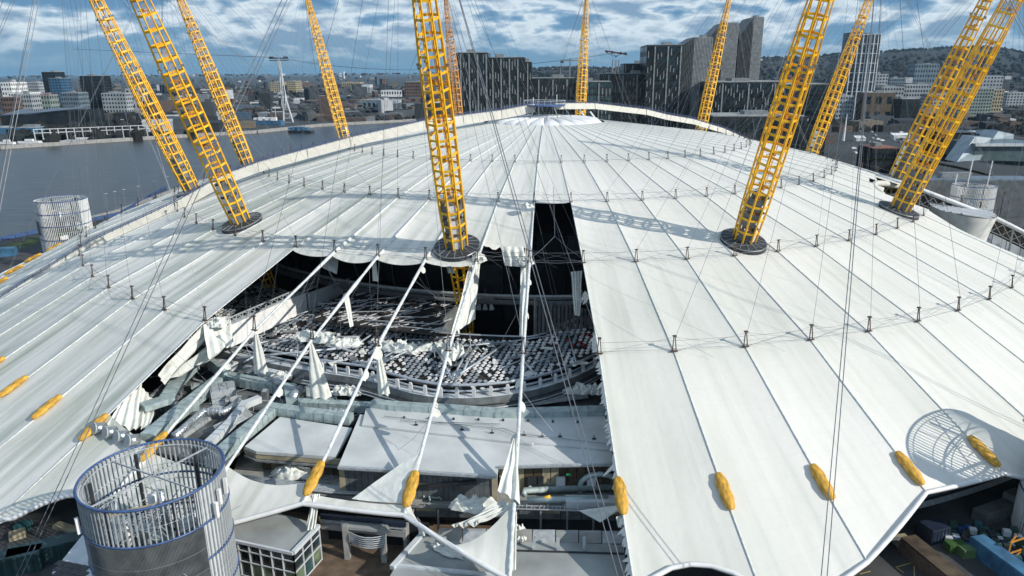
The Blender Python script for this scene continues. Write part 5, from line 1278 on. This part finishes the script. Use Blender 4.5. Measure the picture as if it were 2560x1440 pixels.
def ribbed(u0, u1, vt_, Y, D, lab, n_, slope, z0=0, m_=DB):
    r_, t_, H = block(u0, u1, vt_, Y, D, lab, m_, DG, 6, 16, 'tower_block', w_=.8, h_=.7, slope=slope, z0=z0)
    for i in range(n_):
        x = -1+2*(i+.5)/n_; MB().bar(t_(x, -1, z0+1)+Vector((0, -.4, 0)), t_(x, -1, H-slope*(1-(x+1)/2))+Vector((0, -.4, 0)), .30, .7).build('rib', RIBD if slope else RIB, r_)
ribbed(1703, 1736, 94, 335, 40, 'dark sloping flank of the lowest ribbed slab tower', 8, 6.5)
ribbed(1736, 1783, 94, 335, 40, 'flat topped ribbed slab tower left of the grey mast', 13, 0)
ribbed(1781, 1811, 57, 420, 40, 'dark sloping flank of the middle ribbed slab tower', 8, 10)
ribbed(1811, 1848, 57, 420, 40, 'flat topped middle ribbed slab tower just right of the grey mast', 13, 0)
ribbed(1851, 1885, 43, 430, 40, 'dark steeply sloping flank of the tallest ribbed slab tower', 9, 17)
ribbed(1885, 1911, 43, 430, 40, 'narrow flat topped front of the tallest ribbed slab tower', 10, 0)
r_, t_, H = block(1775, 1965, 206, 300, 60, 'long dark glass block below the ribbed slab towers', DB, GLASSD, 16, 10, 'office_block', w_=.9, h_=.7); fins(r_, t_, H, 26, 9, RIB, w=.28)
r_, t_, H = block(1905, 2080, 212, 320, 60, 'dark wide block between the ribbed towers and the slim mast', DB, GLASSD, 16, 9, 'office_block', w_=.9, h_=.7)
block(1780, 2020, 292, 215, 40, 'low roof with white plant behind the right end of the walkway', DB, GLASSD, 20, 3, 'plant_building')
for i in range(16):
    b = MB(); p = at(1800+i*14+rnd.uniform(-4, 4), 300+rnd.uniform(-3, 6), 222+rnd.uniform(0, 20)); b.box(p, (rnd.uniform(2, 5), 3, 1.6)); b.box(p+Vector((0, 0, 1)), (1.2, 1.2, .8)); obj1(b, 'rooftop_unit', WGREY, 'pale plant unit on the low roof behind the walkway', 'plant unit', 'plant units on the low roof')
b = MB()
for i in range(9): b.tube([at(1850+i*9, 275, 330), at(1854+i*9, 268-3*math.sin(i*.4), 330), at(1859+i*9, 275, 330)], 1.1, 5)
obj1(b, 'scalloped_canopy', WHITE, 'white scalloped canopy on top of the dark wide block', 'canopy')
# white striped tower
WSTR = mat('white_stripe', (.80, .84, .86), .5, nscale=.1, namt=.06)
r_, t_, H = block(2134, 2204, 86, 760, 34, 'tall white striped tower block right of the slim mast', mat('slate_facade', (.10, .13, .16), .5, nscale=.1), GLASSD, 6, 24, 'tower_block', w_=.7, h_=.5, slope=-3)
for i, (x, w) in enumerate(((-.98, 1.2), (-.62, 3.0), (-.3, 4.2), (.02, .8), (.18, 4.2), (.52, .8), (.8, .9), (.98, 1.2))): MB().bar(t_(x, -1, 0)+Vector((0, -.6, 0)), t_(x, -1, H)+Vector((0, -.6, 0)), w, .8).build('stripe', WSTR, r_)
for i in range(9): MB().bar(t_(-1, -1, 12+i*12)+Vector((0, -.5, 0)), t_(1, -1, 12+i*12)+Vector((0, -.5, 0)), .5, .6).build('band', WSTR, r_)
r_, t_, H = block(2098, 2140, 132, 770, 30, 'glass block with white grid left of the white striped tower', DB, GLASST, 5, 16, 'tower_block', w_=.8, h_=.7)
for i in range(5): MB().bar(t_(-1+i*.5, -1, 0)+Vector((0, -.6, 0)), t_(-1+i*.5, -1, H)+Vector((0, -.6, 0)), .7, .6).build('stripe', WSTR, r_)
for i in range(8): MB().bar(t_(-1, -1, 8+i*11)+Vector((0, -.6, 0)), t_(1, -1, 8+i*11)+Vector((0, -.6, 0)), .5, .6).build('band', WSTR, r_)
WB = mat('pale_render', (.36, .40, .43), .7, nscale=.05, namt=.2); GB = mat('green_grey_render', (.24, .30, .28), .7, nscale=.05, namt=.15); BB = mat('brick_far', (.17, .11, .085), .8, nscale=.05)
for a in ((2192, 2222, 186, 900, 30, 'slim pale block right behind the white striped tower', WB, 4, 12), (2205, 2262, 218, 820, 30, 'white stepped apartment block right of the striped tower', WB, 8, 7), (2225, 2262, 196, 1000, 30, 'blue grey block between pale blocks on the right', mat('blue_grey', (.16, .22, .27), .6), 7, 9),
          (2262, 2330, 212, 880, 30, 'pale block with dark vertical windows left of the twin masts', WB, 10, 7), (2330, 2400, 236, 840, 30, 'pale block seen between the twin masts', WB, 10, 6), (2404, 2486, 222, 700, 30, 'green grey apartment block with rows of small windows right of the twin masts', GB, 12, 10),
          (2486, 2512, 224, 760, 25, 'yellow edged block right of the green grey block', CREAM, 4, 8), (2520, 2575, 232, 900, 25, 'pale yellow apartment block at the far right edge', WB, 7, 7), (2445, 2510, 190, 1300, 30, 'pale far block above the green grey block', WB, 8, 7), (2095, 2135, 240, 700, 20, 'white barred low block at the foot of the grid block', WB, 6, 6),
          (2290, 2350, 160, 1900, 40, 'hillside apartment block left of the twin masts', mat('blue_grey', (.16, .22, .27), .6), 9, 6), (2160, 2240, 232, 690, 20, 'dark brown block at the foot of the striped tower', BRWN, 3, 2), (2256, 2302, 248, 640, 24, 'black clad shed between the brown block and the masts', DB, 3, 2)):
    block(*a[:6], a[6], GLASSD, a[7], a[8], w_=.5, h_=.5)
for i, (u, v, s_) in enumerate(((2148, 352, 9), (2250, 345, 16), (2262, 313, 20), (2210, 308, 10))):
    p = px(u, v, 0); root = empty('white_tent', p, ('white peaked tent left of the car park', 'long white marquee left of the twin masts', 'long white cabin row beyond the marquee', 'small white cabin left of the cabin row')[i], 'tent'); b = MB(); b.box(p+Vector((0, 0, 1.4)), (s_, 6, 2.8), .1); b.build('wall', WGREY, root)
    b = MB(); b.prism([(p.x-s_/2-.3, p.y-3.3), (p.x+s_/2+.3, p.y-3.3), (p.x+s_/2+.3, p.y+3.3), (p.x-s_/2-.3, p.y+3.3)], 2.8, [2.9, 2.9, 4.6, 4.6]); b.build('roof', WHITE, root)
# sculpted sheds at the far right
sc = empty('angular_building', px(2480, 420, 0), 'angular silver building with slanting glazed ends at the right edge', 'building')
def poly3(name, pts, th, m, root):
    b = MB(); n_ = Vector((0, th, 0)); b.hexa([pts[0], pts[1], pts[1]+n_, pts[0]+n_, pts[3], pts[2], pts[2]+n_, pts[3]+n_]); b.build(name, m, root)
SIL = mat('silver_sheet', (.34, .40, .43), .4, .3, nscale=.2, namt=.2)
poly3('slanting_wall', [at(2392, 405, 150), at(2450, 400, 150), at(2480, 345, 158), at(2437, 342, 158)], 12, SIL, sc)
poly3('main_wall', [at(2430, 400, 152), at(2600, 405, 152), at(2600, 358, 152), at(2440, 360, 152)], 40, mat('glazed_grey', (.10, .15, .16), .3, nscale=.2), sc)
poly3('upper_block', [at(2478, 352, 175), at(2532, 358, 175), at(2535, 336, 180), at(2496, 328, 180)], 14, SIL, sc)
poly3('roof_edge', [at(2440, 366, 150), at(2600, 366, 150), at(2600, 359, 150), at(2440, 359, 150)], 1, WGREY, sc)
dk = empty('dark_cube_building', px(2385, 400, 0), 'dark tapering cube shaped building right of the twin masts', 'building')
poly3('wall', [at(2365, 405, 180), at(2415, 405, 180), at(2440, 330, 180), at(2352, 330, 180)], 25, DB, dk)
poly3('roof', [at(2352, 331, 179), at(2440, 331, 179), at(2438, 327, 200), at(2358, 327, 200)], .6, WGREY, dk)
cn_ = empty('canopy_roof', px(2300, 430, 0), 'curved olive canopy roof below the twin masts', 'canopy')
b = MB(); b.grid(lambda u, v: at(2165+330*u, 396+46*u**1.6-7*math.sin(math.pi*u)+6*v, 120+v*30), 24, 3); b.build('roof', mat('olive_roof', (.13, .145, .08), .8, nscale=.1), cn_)
for i in range(7): p = at(2190+i*45, 425, 128); MB().bar(V3(p, 0), V3(p, 9), .5).build('column', GREY, cn_)
block(2182, 2250, 372, 190, 20, 'low terracotta roofed building left of the twin masts', DB, GLASSD, 8, 2, 'low_building', roofm=mat('terracotta', (.30, .13, .09), .8))
block(2290, 2600, 452, 60, 12, 'long blue grey pipe roofed wall behind the right lattice tower', mat('dull_wall', (.12, .14, .15), .8), mat('dull_wall', (.12, .14, .15), .8), 3, 1, 'long_wall', roofm=mat('blue_grey', (.16, .22, .27), .6))
p = at(2118, 285, 160); q = at(2108, 352, 160); m_ = MB(); m_.tube([q, p], [.7, .15], 6); obj1(m_, 'white_spire', WHITE, 'thin white leaning spire right of the slim mast', 'spire')
# cars in the car park
cb = MB(); cb.box((0, 0, .55), (4.2, 1.8, .8)); cb.box((-.2, 0, 1.2), (2.2, 1.6, .6)); cme = [cb.mesh('parked_car', m_) for m_ in (WHITE, DPANEL, GREY, RED, LGREY)]
for i in range(60):
    u = rnd.uniform(2130, 2420); v = rnd.uniform(308, 392); p = px(u, v, .05); ci = rnd.choice((0, 0, 1, 2, 3, 4)); o = bpy.data.objects.new('parked_car', cme[ci]); col.objects.link(o); o.location = p; o.rotation_euler.z = rnd.choice((.2, 1.77))
    tag(o, ('white', 'black', 'grey', 'red', 'silver')[ci]+' car in the car park beyond the right side of the dome', 'car', 'cars in the car park beyond the dome')
# left bank of the river
for a in ((0, 26, 206, 1000, 40, 'white stepped apartment block at the left edge', WHITE, 4, 7), (20, 62, 232, 980, 40, 'lower white stepped block beside the left edge', WHITE, 7, 5), (0, 40, 243, 760, 20, 'white framed red brick terrace at the left edge', BB, 6, 5), (38, 76, 236, 770, 20, 'grey terrace right of the brick terrace', WB, 6, 6), (72, 122, 237, 790, 20, 'pale green terrace with a red roof', GB, 7, 5),
          (103, 136, 180, 1150, 30, 'dark round topped tower block at the left', DB, 5, 14), (120, 150, 196, 1050, 30, 'tower block with tan edges and a blue front at the left', mat('blue_front', (.05, .14, .25), .5), 4, 12), (52, 94, 206, 1300, 40, 'two toned grey slab block behind the white terraces', WB, 8, 8), (150, 195, 232, 850, 25, 'grey gridded block left of the balcony tower', mat('blue_grey', (.16, .22, .27), .6), 8, 6),
          (198, 248, 190, 900, 30, 'dark balcony tower block with white rail roof', DB, 8, 14), (252, 312, 233, 880, 26, 'pale grey slab with vertical strips', WB, 8, 6), (312, 345, 222, 900, 26, 'pale blank block behind the left masts', WB, 3, 4), (415, 462, 250, 1000, 30, 'brown mill building between the left masts', BRWN, 6, 4),
          (673, 700, 206, 1900, 60, 'left of two tan tower blocks behind the cable pylon', CREAM, 5, 7), (716, 738, 203, 1900, 60, 'right of two tan tower blocks behind the cable pylon', CREAM, 5, 7), (852, 900, 206, 2400, 60, 'long cream building right of the fourth mast', CREAM, 10, 2), (904, 924, 212, 1900, 40, 'silver grain silo pair in the middle distance', WGREY, 4, 1),
          (952, 1004, 226, 1500, 60, 'white arched factory right of the silos', WHITE, 8, 2), (905, 952, 250, 1020, 50, 'grey shed left of the big silver shed', mat('blue_grey', (.16, .22, .27), .6), 4, 1), (948, 990, 252, 1000, 50, 'big silver corrugated shed beside the river', mat('pale_blue_sheet', (.42, .50, .56), .5, nscale=.1), 14, 1), (1010, 1055, 205, 1500, 60, 'dark brick block left of the mast by the tear', BB, 8, 6), (776, 832, 272, 960, 50, 'dark shed with pale roof left of the fourth mast', DB, 6, 1),
          (268, 330, 303, 700, 45, 'blue shed with a white roof beside the river at the left', BLUEC, 3, 1), (-40, 88, 320, 560, 30, 'long light blue shed with a grey roof at the left edge', BLUEC, 3, 1)):
    block(*a[:6], a[6], GLASSD, a[7], a[8], w_=.5, h_=.5, roofm=(WHITE if 'white roof' in a[5] else RED if 'red roof' in a[5] else None))
cr = empty('angular_pavilion', px(100, 300, 0), 'wide low building with a folded dark blue roof at the left', 'building')
FR = mat('folded_roof', (.10, .14, .19), .4, nscale=.02, namt=.3)
for i, (a, c_, d_) in enumerate((((0, 288), (55, 272), (110, 280)), ((60, 286), (130, 270), (222, 268)), ((110, 280), (200, 266), (222, 268)))):
    A, B, C_ = at(*a, 640), at(*c_, 690), at(*d_, 640); b = MB(); dn = Vector((0, 0, -1)); b.add([A, C_, B, A+dn, C_+dn, B+dn], [(0, 1, 2), (5, 4, 3), (0, 3, 4, 1), (1, 4, 5, 2), (2, 5, 3, 0)]); b.build('roof_fold', FR, cr)
A, B = at(0, 290, 641), at(222, 272, 641); b = MB(); b.hexa([V3(A, 0), V3(B, 0), V3(B, 0)+Vector((0, 30, 0)), V3(A, 0)+Vector((0, 30, 0)), A, B, B+Vector((0, 30, 0)), A+Vector((0, 30, 0))]); b.build('wall', DB, cr)
pier = empty('riverside_pier', px(200, 350, 0), 'white framed conveyor jetty standing along the far left shore', 'jetty')
for i in range(16): p = px(90+i*20, 356-i*.9, 0); MB().bar(p, p+Vector((0, 0, 13)), .7).build('leg', WGREY, pier)
for z in (12.5, 9): MB().bar(px(90, 356, 0)+Vector((0, 0, z)), px(395, 342, 0)+Vector((0, 0, z)), .8, .6).build('beam', WGREY, pier)
for i, (u, l_) in enumerate(((18, 'white moored boat at the far left shore'), (75, 'white moored boat beside the jetty'), (125, 'long white barge moored by the jetty'), (210, 'pale barge in the middle of the jetty'))):
    p = px(u, 360-u*.03, .5); root = empty('moored_boat', p, l_, 'boat'); s_ = 9+i*4
    b = MB(); b.prism([(p.x-s_, p.y), (p.x-s_*.8, p.y-2.4), (p.x+s_*.8, p.y-2.4), (p.x+s_, p.y), (p.x+s_*.8, p.y+2.4), (p.x-s_*.8, p.y+2.4)], .2, 2.2); b.build('hull', WHITE if i < 2 else WGREY, root); MB().box(p+Vector((0, 0, 3)), (s_*.6, 3, 1.8)).build('cabin', WHITE, root)
# ships right of the third mast
for u0, u1, v, m_, l_ in ((632, 712, 312, BLUEC, 'bright blue hulled ship moored under the cable pylon'), (720, 786, 331, DB, 'dark low barge lying on the river right of the cable pylon')):
    a, c = px(u0, v, .3), px(u1, v+1, .3); d = c-a; n_ = Vector((-d.y, d.x, 0)).normalized()*6; root = empty('river_ship', a, l_, 'ship'); h = 6 if u0 < 700 else 2.6
    b = MB(); b.prism([tuple(x[:2]) for x in (a, a+d*.08-n_*.5, c-d*.08-n_*.5, c, c-d*.08+n_*.5, a+d*.08+n_*.5)], .1, h); b.build('hull', m_, root)
    for t in (.15, .3, .5, .68): MB().box(a+d*t+Vector((0, 0, h+1.8)), (7, 5, rnd.uniform(2, 4.6))).build('deckhouse', WHITE if u0 < 700 else BLUEC, root)
    MB().bar(a+d*.75+Vector((0, 0, h)), a+d*.75+Vector((0, 0, h+18 if u0 < 700 else h+3)), .6).build('mast', WGREY, root)
# cable car pylons
def pylon(u, vb, vt_, lab, Yd=None, z0=0):
    base = px(u+8, vb, 0) if Yd is None else V3(at(u, 200, Yd), 0); d = (base-CAM); dist = math.hypot(d.x, d.y); H = CAM.z+(179.5-vt_)*dist/F
    root = empty('cable_car_pylon', base, lab, 'pylon', 'pylons of the cable car'); top = base+Vector((-5, 0, H))
    fork = base+Vector((-2.5, 0, H*.42))
    for s in (-1, 1): MB().tube([base+Vector((s*6.5, 0, 0)), fork+Vector((s*1.2, 0, 0))], [1.2, 1.2], 6).build('leg', WGREY, root)
    for i in range(6):
        t = i/6; MB().bar(lerp(base+Vector((-6.5, 0, 0)), fork, t), lerp(base+Vector((6.5, 0, 0)), fork, t), .7).build('rung', WGREY, root)
    for j in range(6):
        b = MB(); pts = []; rr_ = []
        for i in range(17):
            t = i/16; c = lerp(fork-Vector((0, 0, 16)), top, t); r_ = 3.2*(1-t)+.9+.9*max(0, t-.75)*4; a = j*math.pi/3+t*2.2; pts.append(c+Vector((r_*math.cos(a), r_*math.sin(a), 0)))
        b.tube(pts, .5, 5); b.build('helix_tube', WGREY, root)
    for z in (0, -2.5): MB().bar(top+Vector((-13, 0, z)), top+Vector((13, 0, z)), 1.6 if z == 0 else .9, 1.0).build('cross_arm', DPANEL, root)
    for s in (-11, -8, 8, 11): MB().box(top+Vector((s, 0, 1.4)), (1.4, 5, 2.2)).build('sheave', DPANEL, root)
    return top
pt1 = pylon(713, 306, 147, 'white twisted cable car pylon standing by the river left of the fourth mast')
b = empty('red_pylon_head', at(1540, 180, 420), 'dark red cable pylon head above the stepped glass block', 'pylon')
hp = at(1540, 132, 420)
for du in (-11, 0, 9): MB().bar(at(1540+du*.8, 150, 420), V3(at(1540+du*.3, 150, 420), 20), .9).build('leg', GREY, b)
MB().bar(at(1512, 127, 421), at(1568, 136, 421), 2.0, 1.2).build('cross_arm', mat('dark_red', (.14, .05, .06), .6), b)
for u in (1518, 1530, 1552, 1564): MB().box(at(u, 129+(u-1512)*.1, 421), (1.2, 4, 2.4)).build('sheave', DPANEL, b)
for u in (1514, 1533, 1546, 1562): MB().bar(at(u, 130, 421), at(1540, 142, 421), .4).build('strut', DPANEL, b)
for s in (-3, 3):
    o = MB(); a = pt1+Vector((s, 0, 1)); o.tube([a+Vector((-600, 500, 30)), a], .25, 4); o.tube([a+(hp-a)*t-Vector((0, 0, 60*t*(1-t))) for t in [i/20 for i in range(21)]], .16, 4); obj1(o, 'ropeway_cable', CABLE, 'long ropeway cable strung between the two cable car pylons' if s < 0 else 'second ropeway cable running beside the first one', 'cable')
for i, (u, v, Y) in enumerate(((1425, 152, 700), (1402, 166, 1100), (1870, 275, 300))):
    if i == 2: continue
    t = at(u, v, Y); root = empty('tower_crane', V3(t, 0), ('grey tower crane left of the rear mast', 'smaller far tower crane left of the rear mast')[i], 'crane')
    MB().bar(V3(t, 0), t+Vector((0, 0, 3)), 1.6).build('mast', GREY, root); MB().bar(t-Vector((12, 0, 0)), t+Vector((26 if i == 0 else 45, 0, .5)), 1.1).build('jib', GREY, root); MB().box(t-Vector((10, 0, 1.4)), (4, 2, 2.4)).build('counterweight', DPANEL, root)
b = MB(); p = at(860, 188, 4200); b.tube([p-Vector((0, 0, 20)), p+Vector((0, 0, 22))], 5, 6); obj1(b, 'white_tower', WHITE, 'tiny white tower on the horizon right of the fourth mast', 'tower')

# countless far houses, sheds and woods
def inriver(p):
    n_ = len(RV); c = False
    for i in range(n_):
        a, b_ = RV[i], RV[i-1]
        if (a[1] > p.y) != (b_[1] > p.y) and p.x < (b_[0]-a[0])*(p.y-a[1])/(b_[1]-a[1])+a[0]: c = not c
    return c
RV = [tuple(p[:2]) for p in far_shore+near_shore]
fm = [mat('far_pale', (.19, .22, .24), .8), mat('far_grey', (.06, .075, .09), .8), mat('far_brick', (.085, .06, .05), .8), mat('far_dark', (.025, .033, .04), .8), mat('far_white', (.5, .53, .55), .8), mat('far_tan', (.18, .155, .11), .8), mat('far_blue', (.05, .10, .15), .7)]
fcn = ('pale', 'grey', 'brick', 'dark', 'white', 'tan', 'blue')
hm = {}
for ci, m_ in enumerate(fm):
    for t in range(2):
        b = MB(); b.box((0, 0, .5), (1, 1, 1))
        if t: b.prism([(-.52, -.52), (.52, -.52), (.52, .52), (-.52, .52)], 1.0, [1.02, 1.02, 1.25, 1.25])
        else: b.box((.1, .1, 1.06), (.4, .4, .14))
        for i in range(5): b.box((-.4+.2*i, -.5, .5), (.09, .03, .5))
        hm[(ci, t)] = b.mesh('distant_building', m_)
n_ = 0; q = random.Random(3)
while n_ < 250:
    u = q.uniform(-40, 2600); D = q.choice((q.uniform(520, 1100), q.uniform(700, 1700)))
    p = at(u, 179.5, CAM.y+D); p.z = 0
    if inriver(p) or p.length < 235: continue
    if any(inriver(p+Vector((dx, dy, 0))) for dx in (-18, 18) for dy in (-18, 18)): continue
    if 1100 < u < 2100 and D < 640: continue
    if 2100 < u < 2500 and D < 760: continue
    if 600 < u < 800 and D < 1400: continue
    if u < 330 and D < 1050: continue
    ci = q.choice((0, 1, 1, 2, 2, 3, 3, 3, 4, 5, 6)); tall = q.random() < .08; o = bpy.data.objects.new('distant_building', hm[(ci, 0 if tall else q.randint(0, 1))]); col.objects.link(o)
    sx, sy, h = q.uniform(10, 34), q.uniform(8, 24), q.uniform(5, 12)
    if tall: sx, sy, h = q.uniform(14, 20), q.uniform(12, 18), q.uniform(20, 38)
    o.location = p; o.scale = (sx, sy, h); o.rotation_euler.z = q.choice((.2, .25, .5))+q.uniform(-.1, .1)
    tag(o, '%s %s building among the mass of city buildings beyond the dome' % (fcn[ci], 'tall' if tall else 'low'), 'building', 'city buildings beyond the dome'); n_ += 1
far = [MB() for _ in fm]; wd_ = MB()
for i in range(5200):
    D = 1300*math.exp(q.random()*1.75) if i % 2 else q.uniform(1000, 2600); u = q.uniform(-60, 2640); p = at(u, 179.5, CAM.y+D); p.z = 0
    if inriver(p): continue
    zb = hill_h(u, D)*.97; hillside = zb > 18
    if hillside and q.random() < .55: continue
    s = q.uniform(7, 26)*(.6 if hillside else 1); h = q.uniform(5, 11) if q.random() > .03 or hillside else q.uniform(16, 34)
    far[q.choice((0, 1, 1, 2, 2, 3, 3, 3, 3, 4, 5, 6))].box((p.x, p.y, zb+h/2), (s*q.uniform(.8, 2.4), s, h), q.uniform(0, 1.5))
for b, m_ in zip(far, fm): b.build('far_city', m_, kind='stuff')
def clump(b, p, r, h):
    n_ = 5; vs = [(p.x, p.y, p.z+h*q.uniform(.9, 1.15))]+[(p.x+r*q.uniform(.6, 1.15)*math.cos(t*2*math.pi/n_), p.y+r*q.uniform(.6, 1.15)*math.sin(t*2*math.pi/n_), p.z+h*q.uniform(.35, .75)) for t in range(n_)]+[(p.x+r*.7*math.cos(t*2*math.pi/n_), p.y+r*.7*math.sin(t*2*math.pi/n_), p.z-1) for t in range(n_)]
    b.add(vs, [(0, 1+t, 1+(t+1) % n_) for t in range(n_)]+[(1+t, 6+t, 6+(t+1) % n_, 1+(t+1) % n_) for t in range(n_)])
wm = [MB(), MB()]
for i in range(9000):
    if i % 3 == 0: D = q.uniform(500, 1400); u = q.uniform(0, 2600)
    else: D = 1400*math.exp(q.random()*1.3); u = q.uniform(1100, 2640) if i % 3 == 1 else q.uniform(-60, 2640)
    p = at(u, 179.5, CAM.y+D)
    if nz((p.x, p.y, 0), .0035, 2) < .02 and D < 2600: continue
    if 1100 < u < 2430 and D < 800: continue
    p.z = 0
    if inriver(p) or p.length < 230: continue
    if D > 2600 and u < 1150: continue
    p.z = hill_h(u, D)*.97; r = q.uniform(4, 8)*(1+D/5000); clump(wm[i % 2], p, r, r*1.3)
for i in range(900):
    p = px(q.uniform(2470, 2640), q.uniform(262, 352), 0)
    if p.length > 235: clump(wm[i % 2], p, q.uniform(2.5, 5), q.uniform(5, 9))
wm[0].build('woodland', mat('winter_trees', (.022, .025, .024), .95, nscale=.05, namt=.5), kind='stuff'); wm[1].build('woodland', mat('evergreen_trees', (.013, .021, .019), .95, nscale=.05, namt=.5), kind='stuff')

# ------------------------------------------------------------------ haze
hz = MB(); hz.box((0, 0, 119), (130000, 130000, 246)); ho = hz.build('haze', None, kind='stuff')
hm_ = bpy.data.materials.new('haze'); hm_.use_nodes = True; ht = hm_.node_tree; ht.nodes.clear()
pv = ht.nodes.new('ShaderNodeVolumePrincipled'); pv.inputs['Color'].default_value = (.42, .74, 1.0, 1); pv.inputs['Density'].default_value = .00003; pv.inputs['Anisotropy'].default_value = .2
oo = ht.nodes.new('ShaderNodeOutputMaterial'); ht.links.new(pv.outputs[0], oo.inputs['Volume']); ho.data.materials.append(hm_)
scene.cycles.volume_bounces = 0
